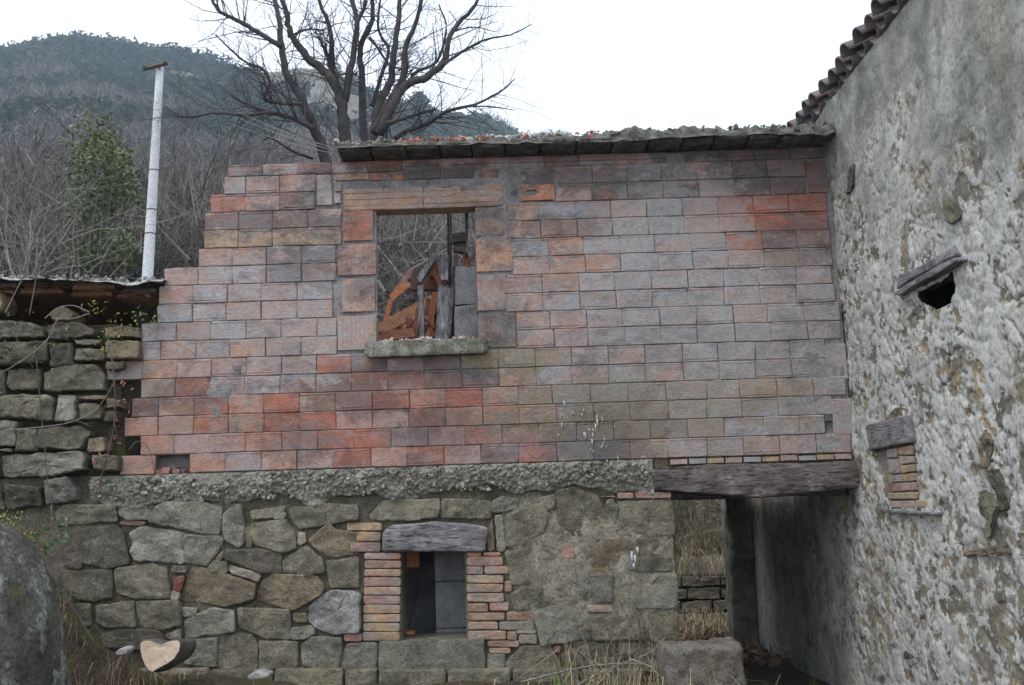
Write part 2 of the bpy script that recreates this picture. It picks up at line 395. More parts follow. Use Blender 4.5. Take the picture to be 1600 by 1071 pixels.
struct(mk("ground", gp, grid(len(gx), len(gy)), MSOIL, center=False))

# hillside, built outwards from behind the house to the ridge
SKY = [(-900, 130), (-400, 100), (0, 87), (60, 79), (115, 70), (170, 76), (230, 86), (300, 90), (350, 101), (410, 110), (470, 99), (520, 106), (565, 128), (600, 152), (628, 158), (655, 143), (668, 168), (700, 180), (760, 181), (820, 202), (870, 196), (1000, 235), (1300, 290), (1800, 370), (2400, 420)]
def azt(x, y):
    d = ray(x, y); return math.atan2(d[0], d[1]), d[2] / math.hypot(d[0], d[1])
SK = np.array([azt(a_, b_ + (8 if a_ < 600 else 20 if a_ < 800 else 34)) for a_, b_ in SKY])
DK = [16.6, 18.5, 21, 28, 45, 80, 150, 300, 430, 470, 560]
GK = [-.14, 0, .15, .40, .50, .60, .72, .90, 1.0, 1.0, .75]
def hill_z(az, d):
    T = np.interp(az, SK[:, 0], SK[:, 1])
    z = 1.6 + d * T * np.interp(np.sqrt(d), np.sqrt(DK), GK)
    x, y = np.sin(az) * d, np.cos(az) * d
    pp = np.stack([x, y, 0 * x], -1).reshape(-1, 3)
    z = z + (fbm(pp, .012, 5, 21).reshape(np.shape(x)) * d * .028 + fbm(pp, .15, 3, 31).reshape(np.shape(x)) * .5) * sstep(17, 60, d) * (1 - .75 * sstep(330, 430, d))
    return z
az = np.linspace(rad(-62), rad(62), 260)
dd = np.concatenate([[16.6, 16.61], np.geomspace(17, 560, 150)])
AZ, D = np.meshgrid(az, dd, indexing='ij')
HZ = hill_z(AZ, D)
HZ[:, 0] = -1.0
hp = np.stack([np.sin(AZ) * D, CAM[1] + np.cos(AZ) * D, HZ], -1).reshape(-1, 3)
hill = struct(mk("hillside", hp, grid(len(az), len(dd)), MHILL, center=False))

def on_hill(az_, d_):
    az_ = np.atleast_1d(az_); d_ = np.atleast_1d(d_); z = hill_z(az_, d_)
    return np.stack([np.sin(az_) * d_, CAM[1] + np.cos(az_) * d_, z], -1)

def soup(cent, rx, rz, n, size, thin, up, seed, vtint):
    """n small triangles scattered through each crown volume; thin<1 makes slivers, up pulls them upright"""
    r = np.random.default_rng(seed); k = len(cent)
    u = r.normal(size=(k, n, 3)); u /= np.linalg.norm(u, axis=2)[..., None]
    u *= r.uniform(.25, 1, (k, n, 1)) ** .5 * (1 + .25 * r.normal(size=(k, n, 1)).clip(-1, 1))
    c = cent[:, None] + u * np.stack([rx, rx, rz], -1)[:, None]
    a = r.normal(size=(k, n, 3)); a[..., 2] = np.abs(a[..., 2]) * up + (u[..., 2] * .3); a /= np.linalg.norm(a, axis=2)[..., None]
    b = np.cross(a, r.normal(size=(k, n, 3))); b /= np.linalg.norm(b, axis=2)[..., None]
    s = (size * rx)[:, None, None] * r.uniform(.5, 1.3, (k, n, 1))
    V = np.stack([c - b * s * thin * .5 - a * s * .5, c + b * s * thin * .5 - a * s * .5, c + a * s * .6], 2).reshape(-1, 3)
    T = np.arange(len(V)).reshape(-1, 3)
    v = np.clip(np.repeat(vtint[:, None], n, 1) + r.uniform(-.22, .22, (k, n)), 0, 1)
    return V, T, np.repeat(v.reshape(-1), 3)

r = RNG
def scatter(n, a0, a1, d0, d1, pw=1.0):
    a = r.uniform(rad(a0), rad(a1), n); d = (r.uniform(0, 1, n) ** pw) * (d1 - d0) + d0
    return a, d
# far wood on the hillside, a mass that cannot be counted
a, d = scatter(15500, -33, 13, 95, 440, .8)
pos = on_hill(a, d)
dens = fbm(pos, .013, 4, 77); bare = fbm(pos, .03, 3, 99) + (1 - sstep(130, 260, d)) * 1.1 - .35
keep = (dens + .35 * fbm(pos * [1, 1, 2.5], .035, 3, 61) > -.34)
pos, d, bare, dens = pos[keep], d[keep], bare[keep], dens[keep]
mE = bare < .05
s = r.uniform(1.3, 3.0, len(pos)) * (1 + .25 * sstep(200, 400, d))
mb = MB()
cE = pos[mE] + np.array([0, 0, 1]) * s[mE][:, None] * .8
V, T, v = soup(cE, s[mE], s[mE] * r.uniform(.8, 1.3, mE.sum()), 52, .5, .8, .6, 5, np.clip(.5 + dens[mE] * .3, .1, .9))
mb.add(V, T=T, a=v); mb.build("hillside_evergreen_wood", MDARKVEG, smooth=False, kind="stuff", center=False)
mb = MB(); mN = ~mE
cN = pos[mN] + np.array([0, 0, 1]) * s[mN][:, None] * 1.2
V, T, v = soup(cN, s[mN] * 1.1, s[mN] * 1.4, 52, .8, .085, 1.6, 6, r.uniform(.2, .8, mN.sum()))
mb.add(V, T=T, a=v); mb.build("hillside_bare_wood", MBAREVEG, smooth=False, kind="stuff", center=False)
# middle slope brush
a, d = scatter(5200, -32, 12, 24, 110, 1.3); pos = on_hill(a, d)
s = r.uniform(.7, 1.7, len(pos)) * (1 + d / 120); c = pos + np.array([0, 0, 1]) * s[:, None] * .8
mb = MB(); V, T, v = soup(c, s, s * 1.3, 92, .85, .028, 1.8, 8, r.uniform(.1, .8, len(pos))); mb.add(V, T=T, a=v)
mb.build("hillside_brush", MBAREVEG, smooth=False, kind="stuff", center=False)
# scrub close behind the ruin
a, d = scatter(2100, -31, 16, 17, 32, 1.0); pos = on_hill(a, d)
s = r.uniform(.35, .9, len(pos)); c = pos + np.array([0, 0, 1]) * s[:, None] * .7
mb = MB(); V, T, v = soup(c, s, s * 1.2, 110, .8, .016, 1.5, 9, r.uniform(.2, .9, len(pos))); mb.add(V, T=T, a=v)
mb.build("slope_scrub", MSCRUB, smooth=False, kind="stuff", center=False)
a, d = scatter(900, -31, 16, 17, 34, 1.0); pos = on_hill(a, d); s = r.uniform(.2, .6, len(pos)); c = pos + np.array([0, 0, 1]) * s[:, None] * .5
mb = MB(); V, T, v = soup(c, s, s, 70, .16, .7, .4, 10, r.uniform(.1, .8, len(pos))); mb.add(V, T=T, a=v)
mb.build("slope_undergrowth", MEVER, smooth=False, kind="stuff", center=False)

# ------------------------------------------------------------------ bare trees
def grow(mb, p, dirv, length, r0, level, rg, maxl, sides, spread=.75, upb=.25):
    n = max(3, int(length / .35)) if level < 2 else 3
    pts = [np.array(p, float)]; dv = np.array(dirv, float); dv /= np.linalg.norm(dv)
    for i in range(n):
        dv = dv + rg.normal(size=3) * .16 + np.array([0, 0, upb * .18]); dv /= np.linalg.norm(dv)
        pts.append(pts[-1] + dv * length / n)
    pts = np.array(pts); rr = np.linspace(r0, r0 * .32, n + 1)
    V, Q, T = tube(pts, rr, sides[min(level, len(sides) - 1)], False); mb.add(V, Q, a=.5)
    if level < maxl:
        for i in range(rg.integers(3, 6) if level else rg.integers(5, 8)):
            t = rg.uniform(.3, 1) * n; k = min(int(t), n - 1); q = pts[k] + (pts[k + 1] - pts[k]) * (t - k)
            tang = pts[k + 1] - pts[k]; tang /= np.linalg.norm(tang)
            sidev = rg.normal(size=3); sidev -= tang * sidev.dot(tang); sidev /= np.linalg.norm(sidev) + 1e-6
            grow(mb, q, tang * (1 - spread * .5) + sidev * spread, length * rg.uniform(.4, .68), np.interp(t, [0, n], [r0, r0 * .32]) * .58, level + 1, rg, maxl, sides, spread, upb)
def make_bare(base, h, r0, seed, lean=(0, 0), mat=MBARKM, maxl=3, name="bare_tree"):
    rg = np.random.default_rng(seed); root = empty(name, base)
    tr = MB(); pts = [np.array(base, float) - [0, 0, .3]]; dv = np.array([lean[0], lean[1], 1.0]); n = 5; hh = h * .35
    for i in range(n): dv = dv + rg.normal(size=3) * .08; pts.append(pts[-1] + dv / np.linalg.norm(dv) * (hh + .3) / n)
    rr = np.linspace(r0, r0 * .7, n + 1); V, Q, T = tube(pts, rr, 7); tr.add(V, Q, T); tr.build("trunk", mat, root)
    br = MB()
    for i in range(rg.integers(3, 5)):
        sd_ = rg.normal(size=3) * .42; sd_[2] = 1
        grow(br, pts[-1], sd_ + np.array([*lean, 0]) * .5, h * rg.uniform(.5, .68), r0 * .62, 0, rg, maxl, (5, 4, 3, 3))
    br.build("branches", mat, root, smooth=True)
    return root
TR = [  # image column, distance, height, trunk radius, label
 (20, 30, 7.5, .13, 'bare winter tree at the far left edge above the shed roof', MBARKM),
 (105, 38, 9.5, .16, 'bare dark tree behind the left side of the green leafy bush', MBARK),
 (175, 34, 8.0, .13, 'bare tree just left of the pale utility pole, above the bush', MBARK),
 (290, 33, 7.5, .14, 'bare tree right of the utility pole with low dark limbs', MBARK),
 (330, 46, 9.5, .15, 'bare tree standing left of the stepped brick wall top', MBARKM),
 (410, 52, 10, .16, 'bare tree half hidden behind the top left brick course', MBARKM),
 (60, 55, 10, .16, 'taller bare tree behind the pale saplings at left', MBARK),
 (235, 60, 10.5, .17, 'bare tree directly behind the utility pole shaft', MBARKM),
 (625, 27, 5.5, .10, 'bare grey tree seen through left half of upper window', MBARKM),
 (660, 34, 7.0, .10, 'bare tree seen through the middle of upper window', MBARKM),
]
for i, (px, dist, h, r0, lab, mt) in enumerate(TR):
    a0, _ = azt(px, 500); b = on_hill(a0, dist)[0]
    tag(make_bare(b, h * .66, r0 * .8, 40 + i, (0, 0), mt), lab, "tree", "bare trees on the slope behind the ruin")
TR2 = [(2, 21, 4.9, 'pale leafless sapling nearest the left edge of the picture'), (28, 23, 5.4, 'pale leafless sapling with a forked top, second from the left edge'), (62, 22, 4.8, 'slender pale sapling leaning right, left of the leafy bush'), (110, 24, 4.2, 'short pale sapling in front of the green leafy bush'), (300, 26, 4.0, 'thin pale sapling close to the left steps of the brick wall')]
for i, (px, dist, h, lab) in enumerate(TR2):
    a0, _ = azt(px, 500); b = on_hill(a0, dist)[0]
    tag(make_bare(b, h, .055, 140 + i, (.12, 0), MBARKP, 2, "sapling"), lab, "sapling", "pale saplings behind the shed roof")

# green leafy bush-tree left of the pole
a0, _ = azt(165, 400); b = on_hill(a0, 24)[0]
ev = tag(empty("evergreen_tree", b), 'loose green leafy tree left of the pale utility pole', 'tree')
tr = MB(); V, Q, T = tube(smooth_line([b - [0, 0, .3], b + [.1, 0, 1.4], b + [-.1, 0, 2.9], b + [0, 0, 4.6]], 4), np.linspace(.09, .02, 13), 6); tr.add(V, Q, T); tr.build("trunk", MBARKM, ev)
cl = []
def p24(x, y): return P(x, y, CAM[1] + 24 * math.cos(a0))
for (x, y, w, h_) in [(155, 215, 20, 30), (165, 250, 32, 30), (140, 265, 22, 25), (150, 290, 30, 25), (185, 275, 22, 22), (195, 290, 18, 18), (165, 320, 35, 25), (135, 345, 30, 25), (175, 365, 40, 30), (150, 395, 45, 28), (200, 385, 30, 30), (205, 410, 35, 25), (120, 400, 35, 25), (160, 420, 50, 25), (150, 235, 22, 22), (170, 300, 30, 22)]:
    for _ in range(5):
        cl.append((p24(x + r.normal() * w * .45, y + r.normal() * h_ * .45) + np.array([0, r.normal() * .5, 0]), .28 + .25 * r.random()))
cc = np.array([c[0] for c in cl]); ss = np.array([c[1] for c in cl])
V, T, v = soup(cc, ss, ss, 95, .22, .6, .5, 12, r.uniform(.25, .75, len(cc))); mb = MB(); mb.add(V, T=T, a=v); mb.build("crown", MEVER, ev, smooth=False)

# the big bare tree above the coping: limbs follow the photograph in a plane of the tree, spread in depth
BT_Y = 5.5
bt_base = P(610, 330, BT_Y); bt_base[2] = 2.4
big = tag(empty("bare_tree", bt_base), 'large bare many-stemmed tree rising behind the brick wall coping', 'tree')
G = lambda x, y, dy=0.0: P(240 + x / 2.58, y / 2.58, BT_Y + dy)
limbs = [
 ([(720, 900), (690, 640), (645, 520), (600, 400), (540, 300), (515, 190), (503, 60), (470, -60)], .125, .045, -.6),
 ([(515, 190), (420, 130), (330, 80), (260, 40), (215, -40)], .055, .03, -1.0),
 ([(645, 520), (560, 475), (450, 450), (380, 425), (310, 385)], .06, .02, -.9),
 ([(470, 455), (350, 465), (250, 455), (150, 472), (95, 465), (50, 430)], .035, .015, -1.2),
 ([(600, 420), (520, 415), (450, 400), (468, 330), (440, 280), (370, 250), (310, 200), (250, 140)], .045, .015, -1.1),
 ([(780, 900), (775, 620), (765, 480), (748, 380), (700, 300), (620, 230), (560, 150), (540, 80), (510, -20)], .15, .05, 0),
 ([(760, 400), (722, 290), (700, 230), (668, 150)], .08, .03, .3),
 ([(722, 280), (712, 130), (690, 60), (650, -40)], .065, .035, .4),
 ([(770, 410), (800, 250), (820, 90), (785, -40)], .085, .05, .1),
 ([(820, 90), (850, 30), (862, -40)], .05, .03, .1),
 ([(835, 900), (850, 600), (842, 450), (840, 300), (833, 200), (882, 80), (875, -40)], .11, .045, .5),
 ([(860, 900), (885, 560), (905, 430), (955, 330), (970, 200), (985, 80), (995, -40)], .12, .05, .2),
 ([(880, 430), (920, 300), (948, 200), (905, 120), (915, -20)], .05, .025, .6),
 ([(890, 540), (960, 400), (1012, 300), (1012, 200), (1060, 80), (1090, -40)], .10, .035, -.2),
 ([(910, 540), (1000, 360), (1100, 310), (1170, 250), (1195, 140), (1280, 40), (1330, -40)], .105, .03, -.5),
 ([(1160, 265), (1260, 200), (1340, 160), (1440, 140), (1525, 98)], .035, .01, -.7),
 ([(1020, 350), (1060, 290), (1140, 250), (1180, 120), (1150, 20)], .045, .018, -.1),
 ([(935, 500), (1050, 465), (1140, 438)], .05, .025, -.8),
 ([(900, 620), (1000, 540), (1100, 500), (1180, 450), (1300, 420), (1400, 370), (1455, 320)], .06, .012, -1.0),
 ([(1250, 432), (1350, 430), (1460, 445)], .02, .008, -1.0),
 ([(1200, 130), (1290, 110), (1380, 130)], .02, .008, -.5),
 ([(640, 640), (560, 610), (480, 560), (400, 530)], .03, .012, -1.1),
 ([(820, 300), (760, 300), (700, 330)], .03, .015, .3), ([(540, 150), (620, 120), (690, 125)], .03, .015, .2),
 ([(870, 150), (900, 190), (950, 260), (1000, 280)], .035, .02, .1),
]
rg = np.random.default_rng(3)
tm = MB(); bm = MB(); tw = MB()
for pts, r0, r1, dy in limbs:
    n = len(pts); w = np.array([G(x, y, dy * min(1, i / 3 + .1) if pts[0][1] > 550 else dy) for i, (x, y) in enumerate(pts)])
    L = smooth_line(w, 5); L[1:-1] += rg.normal(size=(len(L) - 2, 3)) * r0 * .06
    rr = np.linspace(r0 * .66, r1 * .6, len(L)) * (1 + .03 * rg.normal(size=len(L)))
    V, Q, T = tube(L, rr, 9); (tm if r0 > .09 else bm).add(V, Q, T)
    for j in range(2, len(L), 1):
        for _ in range(1 if r0 > .09 else 2):
            if rg.random() > (.15 if L[j][2] < 5.4 else .7): continue
            tang = L[j] - L[j - 1]; ln = np.linalg.norm(tang); tang /= ln
            sv = rg.normal(size=3); sv -= tang * sv.dot(tang); sv /= np.linalg.norm(sv)
            grow(tw, L[j], tang * .55 + sv * .8, rg.uniform(.3, 1.05), min(rr[j] * .3, .010), 1, rg, 3, (4, 4, 3, 3), .8, .3)
tm.build("trunk", MBARK, big); bm.build("limbs", MBARK, big); tw.build("twigs", MBARK, big)

# ------------------------------------------------------------------ utility pole and wires
pd = 20.5; py = CAM[1] + pd
pb = P(231, 425, py); pt = P(250, 106, py)
dirp = (pt - pb); pb2 = pb - dirp * .28
pole = tag(empty("utility_pole", pb2), 'pale round concrete utility pole leaning slightly right beyond the shed roof', 'pole')
mb = MB(); V, Q, T = tube([pb2 + (pt - pb2) * t for t in np.linspace(0, 1, 9)], np.linspace(.118, .075, 9), 20); mb.add(V, Q, T); mb.build("shaft", MPOLE, pole)
for t in (.36, .60, .45):
    q = pb2 + (pt - pb2) * t; rr_ = .118 + (.075 - .118) * t
    mb = MB(); V, Q, T = tube([q - [0, 0, .01], q + [0, 0, .01]], [rr_ + .006] * 2, 20); mb.add(V, Q, T); mb.build("metal_band", MDARKMETAL, pole)
c0, c1 = P(224, 109, py - .12), P(262, 99, py - .12)
mb = MB(); V, Q, T = tube([c0, c1], [.045, .045], 4); mb.add(V, Q, T); mb.build("crossarm", MDARKMETAL, pole, smooth=False)
for px_, py_ in ((226, 104), (258, 97)):
    q = P(px_, py_, py - .12); mb = MB(); V, Q, T = tube([q - [0, 0, .07], q - [0, 0, .04], q, q + [0, 0, .03]], [.02, .045, .05, .02], 8); mb.add(V, Q, T); mb.build("insulator", MDARKMETAL, pole)
for k, (s_, e_, lab) in enumerate([((262, 100), (521, 232), 'upper of the thin wires running from the pole to the coping'), ((256, 112), (523, 236), 'middle of the thin wires running from the pole to the coping'), ((250, 128), (519, 240), 'lowest of the thin wires running from the pole to the coping')]):
    A, B = P(*s_, py - .05), P(*e_, .33)
    pts = [A + (B - A) * t - np.array([0, 0, .18 * 4 * t * (1 - t)]) for t in np.linspace(0, 1, 14)]
    mb = MB(); V, Q, T = tube(pts, [.0032] * 14, 4); mb.add(V, Q, T)
    tag(mb.build("overhead_wire", MBARKP), lab, "wire", "wires from the pole to the wall")

# ------------------------------------------------------------------ the ruined house
XR = 2.78                       # the plane of the neighbouring house's side wall
H = 0.1583
def B(k): return 4.553 - H * k  # bed joints of the brickwork
ruin = tag(empty("ruined_house", (0, .1, .3)), 'roofless ruined house front of hollow bricks over rough stone masonry', 'house')
rows = {
 0: [[358, 410, 464, 518, 573, 628, 683, 738, 795, 849, 905, 960, 1016, 1070, 1124, 1178, 1234, 1288]],
 1: [[350, 384, 437, 493], [812, 867, 925, 980, 1033, 1090, 1144, 1198, 1258]],
 2: [[330, 383, 437, 492], [868, 925, 980, 1036, 1092, 1148, 1203, 1258]],
 3: [[320, 373, 426, 481, 533], [789, 842, 899, 954, 1010, 1066, 1122, 1177, 1232, 1291]],
 4: [[319, 372, 425, 480, 533], [790, 845, 902, 957, 1014, 1070, 1125, 1181, 1235, 1294]],
 5: [[310, 363, 416, 471, 525], [801, 857, 912, 968, 1023, 1080, 1135, 1191, 1245, 1298]],
 6: [[256, 309, 363, 416, 471, 525], [801, 859, 915, 970, 1028, 1083, 1138, 1195, 1250, 1300]],
 7: [[248, 302, 355, 408, 464, 520], [792, 847, 905, 960, 1018, 1075, 1131, 1187, 1244, 1300]],
 8: [[246, 300, 353, 408, 464, 520], [792, 848, 906, 963, 1019, 1076, 1132, 1188, 1245, 1305]],
 9: [[221, 275, 330, 384, 439, 495, 526], [807, 860, 917, 973, 1031, 1089, 1146, 1200, 1257, 1314]],
 10: [[205, 251, 306, 359, 415, 470, 526], [808, 866, 919, 977, 1033, 1090, 1149, 1205, 1262, 1316]],
 11: [[168, 222, 276, 330, 385, 440, 495, 549, 605, 662, 720, 779, 837, 893, 951, 1008, 1067, 1122, 1180, 1236, 1290]],
 12: [[220, 273, 328, 382, 437, 493, 549, 606, 663, 722, 780, 838, 894, 951, 1009, 1068, 1125, 1181, 1238, 1291]],
 13: [[206, 248, 303, 357, 412, 468, 524, 582, 640, 697, 754, 811, 863, 922, 982, 1041, 1105, 1156, 1214, 1271, 1326]],
 14: [[194, 247, 302, 357, 412, 468, 525, 582, 639, 696, 755, 811, 870, 928, 985, 1045, 1104, 1160, 1217, 1275, 1301]],
 15: [[219, 272, 328, 384, 440, 496, 554, 611, 669, 727, 785, 843, 901, 959, 1017, 1075, 1132, 1195, 1250, 1289]],
 16: [[187, 241], [296, 352, 408, 464, 521, 580, 636, 694, 752, 811, 870, 928, 985, 1045, 1105, 1162, 1219, 1276, 1333]],
}
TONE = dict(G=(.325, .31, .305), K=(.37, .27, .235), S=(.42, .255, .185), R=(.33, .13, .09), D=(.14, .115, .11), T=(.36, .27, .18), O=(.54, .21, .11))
def tone(x, y, rg):
    def pick(**w):
        ks = list(w); p = np.array([w[k] for k in ks], float); return TONE[ks[rg.choice(len(ks), p=p / p.sum())]]
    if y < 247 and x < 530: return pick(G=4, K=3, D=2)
    if y < 247: return pick(R=4, D=6)  # course under the coping: dark tones carry overhang shade as well as staining
    if x < 540:
        if y < 318: return pick(K=5, G=4, D=2)
        if y < 400: return pick(D=3, T=3, K=3, R=1)
        if y < 562: return pick(K=5, G=5, S=1)
        if y < 622: return pick(K=5, G=3, R=2, S=1)
        if y < 680: return pick(R=4, T=2, D=2, S=2)
        return pick(K=4, R=2, S=2, G=1)
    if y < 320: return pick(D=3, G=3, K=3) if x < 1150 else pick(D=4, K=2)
    if x < 870 and y > 562: return pick(R=5, K=3, D=3, G=1, S=2)
    if x < 950: return pick(S=3, K=4, G=3)
    if x < 1120 and y < 600: return pick(G=8, K=3)
    if y < 400: return pick(R=5, D=2, S=3)
    if x < 1060: return pick(D=3, G=4, K=3, T=1)
    return pick(G=9, K=2, T=.5)

def brick_mesh(seed, w=.288, h=.147, dep=.19, grooves=((.046, .056),), broken=False):
    rg = np.random.default_rng(seed); hh = h / 2
    prof = [(-hh, dep), (-hh, .006), (-hh + .005, 0)]
    for a_, b_ in grooves: prof += [(a_, 0), (a_ + .002, .004), (b_ - .002, .004), (b_, 0)]
    prof += [(hh - .005, 0), (hh, .006), (hh, dep)]
    prof = np.array(prof); xs = np.array([-w / 2, -w / 2 + .006, -w * .17, w * .2, w / 2 - .006, w / 2]); V = []
    for i, x in enumerate(xs):
        for j, (z, y) in enumerate(prof):
            e = .005 if i in (0, len(xs) - 1) and y < .05 else 0
            jj = rg.normal(size=3) * [.0022, .0014, .0016]
            if i in (0, len(xs) - 1) and rg.random() < .3: jj[0] *= 2.8; jj[1] += .004
            V.append([x + jj[0], y + e + jj[1], z + jj[2]])
    n = len(prof); Q = grid(len(xs), n)
    me = mesh_np("brick", V, [Q, np.arange(n)[None, ::-1], (np.arange(n) + (len(xs) - 1) * n)[None]], False)
    return me
BV = [brick_mesh(i, grooves=g) for i, g in enumerate([((.050, .057),), (), (), ((-.057, -.050),), ((.052, .058),), (), (), ((.053, .059),)])]
for b_ in BV: b_.materials.append(MB_)

# mortar core of the brick wall, one sheet that stands back in the joints and is smeared forward in places
edge = [(XZ(v[0][0] + 8, B(k) - H / 2), k) for k, v in rows.items()]
WX0, WZ0, WX1, WZ1 = XZ(588, 3.9), 3.06, XZ(744, 3.9), 4.205
xs = np.arange(-3.4, XR + .02, .014); zs = np.arange(2.02, 4.74, .014)
XX, ZZ = np.meshgrid(xs, zs, indexing='ij'); pp = np.stack([XX.ravel(), 0 * XX.ravel(), ZZ.ravel()], 1)
fill = sstep(.42, .95, fbm(pp, 1.3, 5, 41) + .3 * fbm(pp, 6, 4, 43))
yy = .017 - .0150 * fill - .0045 * sstep(.55, .85, fbm(pp, 1.7, 6, 141) + .3 * fbm(pp, 9, 4, 142)) + .0022 * fbm(pp, 9, 4, 45) * (.4 + fill) + .0012 * fbm(pp, 40, 2, 47)
pp[:, 1] = yy
def inbrick(x, z):
    k = np.clip(((4.553 - z) / H + 1).astype(int), 0, 16); lim = np.array([e[0] for e in sorted(edge, key=lambda q: q[1])])[k]
    return (x > lim) & ~((x > WX0) & (x < WX1) & (z > WZ0) & (z < WZ1)) & (z < 4.650)
ok = inbrick(pp[:, 0], pp[:, 2])
hx0, hx1 = XZ(241, 2.1), XZ(296, 2.1); ok &= ~((pp[:, 0] > hx0) & (pp[:, 0] < hx1) & (pp[:, 2] < 2.16))
hq = P(1297, 666); ok &= ((pp[:, 0] - hq[0]) ** 2 + (pp[:, 2] - hq[2]) ** 2) > .038 ** 2
Q = grid(len(xs), len(zs)); Q = Q[ok[Q].all(1)]
bw = mk("brick_wall", pp, Q, MMORT, ruin)
# back leaf of the wall so that it is solid
bk = MB()
def core(x0, x1, z0, z1, y0=.045, y1=.185): bk.add(boxV(x0, x1, y0, y1, z0, z1), BOXF)
for k in range(17):
    x0 = XZ(rows[k][0][0] + 6, B(k) - H / 2); z1, z0 = (B(k - 1) if k else 4.652), B(k)
    if z0 < WZ1 - .02 and z1 > WZ0 + .02: core(x0, WX0 - .02, z0, z1); core(WX1 + .02, XR - .005, z0, z1)
    elif k == 16: core(x0, hx0, z0, z1); core(hx1, XR - .005, z0, z1)
    else: core(x0, XR - .005, z0, z1)
bk.add(boxV(hx0 - .02, hx1 + .02, .13, .184, B(16), B(15)), BOXF)
bk.build("wall_core", MMORT, ruin, smooth=False)

rg = np.random.default_rng(17); nb = 0
def put_brick(x0, x1, z0, z1, col, y=None, gap=.005):
    global nb
    w, h = x1 - x0 - gap, z1 - z0 - gap; me = BV[rg.integers(len(BV))]
    if w < .05: return
    y = rg.normal() * .0025 if y is None else y
    c = np.array(col) * rg.uniform(.88, 1.12)
    c = c * np.array([.99, 1.0, 1.03])
    inst("brick", me, ((x0 + x1) / 2, y, (z0 + z1) / 2), bw, (rg.normal() * .008, rg.normal() * .004, rg.normal() * .006), (w / .288, 1, h / .147), c); nb += 1
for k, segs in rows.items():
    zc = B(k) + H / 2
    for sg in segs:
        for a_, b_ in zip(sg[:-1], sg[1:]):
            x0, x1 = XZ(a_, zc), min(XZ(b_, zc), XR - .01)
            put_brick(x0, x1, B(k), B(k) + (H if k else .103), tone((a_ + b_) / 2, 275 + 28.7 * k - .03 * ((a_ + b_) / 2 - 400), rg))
def vbrick(px0, py0, px1, py1, col, parent=bw, name="brick", groove=(), y=0., dep=.19, mat=MB_, nx=0):
    q0, q1 = P(px0, py1), P(px1, py0); w, h = q1[0] - q0[0] - .008, q1[2] - q0[2] - .008
    me = brick_mesh(int(px0 * 7 + py0), w, h, dep, groove); me.materials.append(mat)
    return inst(name, me, ((q0[0] + q1[0]) / 2, y, (q0[2] + q1[2]) / 2), parent, None, None, np.array(col) * rg.uniform(.9, 1.1))
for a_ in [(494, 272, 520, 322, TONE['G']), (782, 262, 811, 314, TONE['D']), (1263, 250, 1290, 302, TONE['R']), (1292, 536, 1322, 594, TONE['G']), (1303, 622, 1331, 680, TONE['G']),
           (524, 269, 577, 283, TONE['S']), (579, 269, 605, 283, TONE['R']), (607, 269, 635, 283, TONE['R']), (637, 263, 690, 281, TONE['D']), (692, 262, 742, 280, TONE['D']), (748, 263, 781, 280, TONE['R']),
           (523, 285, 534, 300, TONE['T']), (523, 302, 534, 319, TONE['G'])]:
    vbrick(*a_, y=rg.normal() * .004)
# broken hollow brick showing its orange inside, with a ragged hole
q0, q1 = P(813, 315), P(867, 287)
mb = MB(); xs_ = np.linspace(q0[0] + .006, q1[0] - .006, 34); zs_ = np.linspace(q0[2] + .006, q1[2] - .006, 18)
X_, Z_ = np.meshgrid(xs_, zs_, indexing='ij'); p_ = np.stack([X_.ravel(), 0 * X_.ravel() - .007, Z_.ravel()], 1)
p_[:, 1] += .003 * fbm(p_, 20, 4, 3); hc = np.array([q0[0] + .075, 0, (q0[2] + q1[2]) / 2 - .005])
e_ = ((p_[:, 0] - hc[0]) / .075) ** 2 + ((p_[:, 2] - hc[2] - .15 * (p_[:, 0] - hc[0])) / .022) ** 2 + .45 * fbm(p_, 22, 3, 9)
Q = grid(34, 18); Q = Q[(e_[Q] > .8).all(1)]
mb.add(p_, Q)
o = mb.build("broken_brick", MB_, ruin, color=TONE['O']); o["label"] = "broken orange hollow brick with a ragged hole"
# red remains of the missing brick low at left
mb = MB()
for i in range(16):
    x = rg.uniform(hx0 + .02, hx1 - .02); s_ = rg.uniform(.015, .04); v_ = boxV(-s_, s_, -s_, s_, -s_ * .6, s_ * .6) + rg.normal(size=(8, 3)) * s_ * .25
    mb.add(v_ + [x, rg.uniform(.01, .12), 2.02 + rg.uniform(.0, .035)], BOXF)
mb.build("brick_rubble", MB_, ruin, smooth=False, kind="stuff", color=TONE['R'])

# window: ceramic jamb blocks, ribbed lintel, concrete sill
for a_ in [(536, 326, 583, 378, TONE['R']), (527, 380, 587, 432, (.36, .2, .16)), (534, 434, 586, 489, TONE['S']), (527, 492, 588, 549, TONE['K']),
           (743, 323, 788, 370, TONE['T']), (744, 372, 800, 426, (.46, .27, .18)), (746, 428, 791, 487, (.33, .22, .18)), (747, 489, 805, 545, TONE['D'])]:
    q0, q1 = P(a_[0], a_[3]), P(a_[2], a_[1]); w, h = q1[0] - q0[0] - .006, q1[2] - q0[2] - .01
    gv = 9; xx = np.linspace(-w / 2, w / 2, gv * 2 + 1); V = []
    for z_, e in ((-h / 2, .19), (-h / 2, .004), (-h / 2 + .005, 0), (h / 2 - .005, 0), (h / 2, .004), (h / 2, .19)):
        for i, x in enumerate(xx): V.append([x + rg.normal() * .001, e + (.002 if i % 2 and e < .1 else 0) + (.004 if i in (0, gv * 2) else 0), z_ + rg.normal() * .001])
    me = mesh_np("jamb_block", V, [grid(6, len(xx))[:, ::-1], np.array([[i * len(xx) for i in range(6)]]), np.array([[i * len(xx) + len(xx) - 1 for i in range(6)][::-1]])], False); me.materials.append(MB_)
    inst("jamb_block", me, ((q0[0] + q1[0]) / 2, 0, (q0[2] + q1[2]) / 2), ruin, None, None, a_[4])
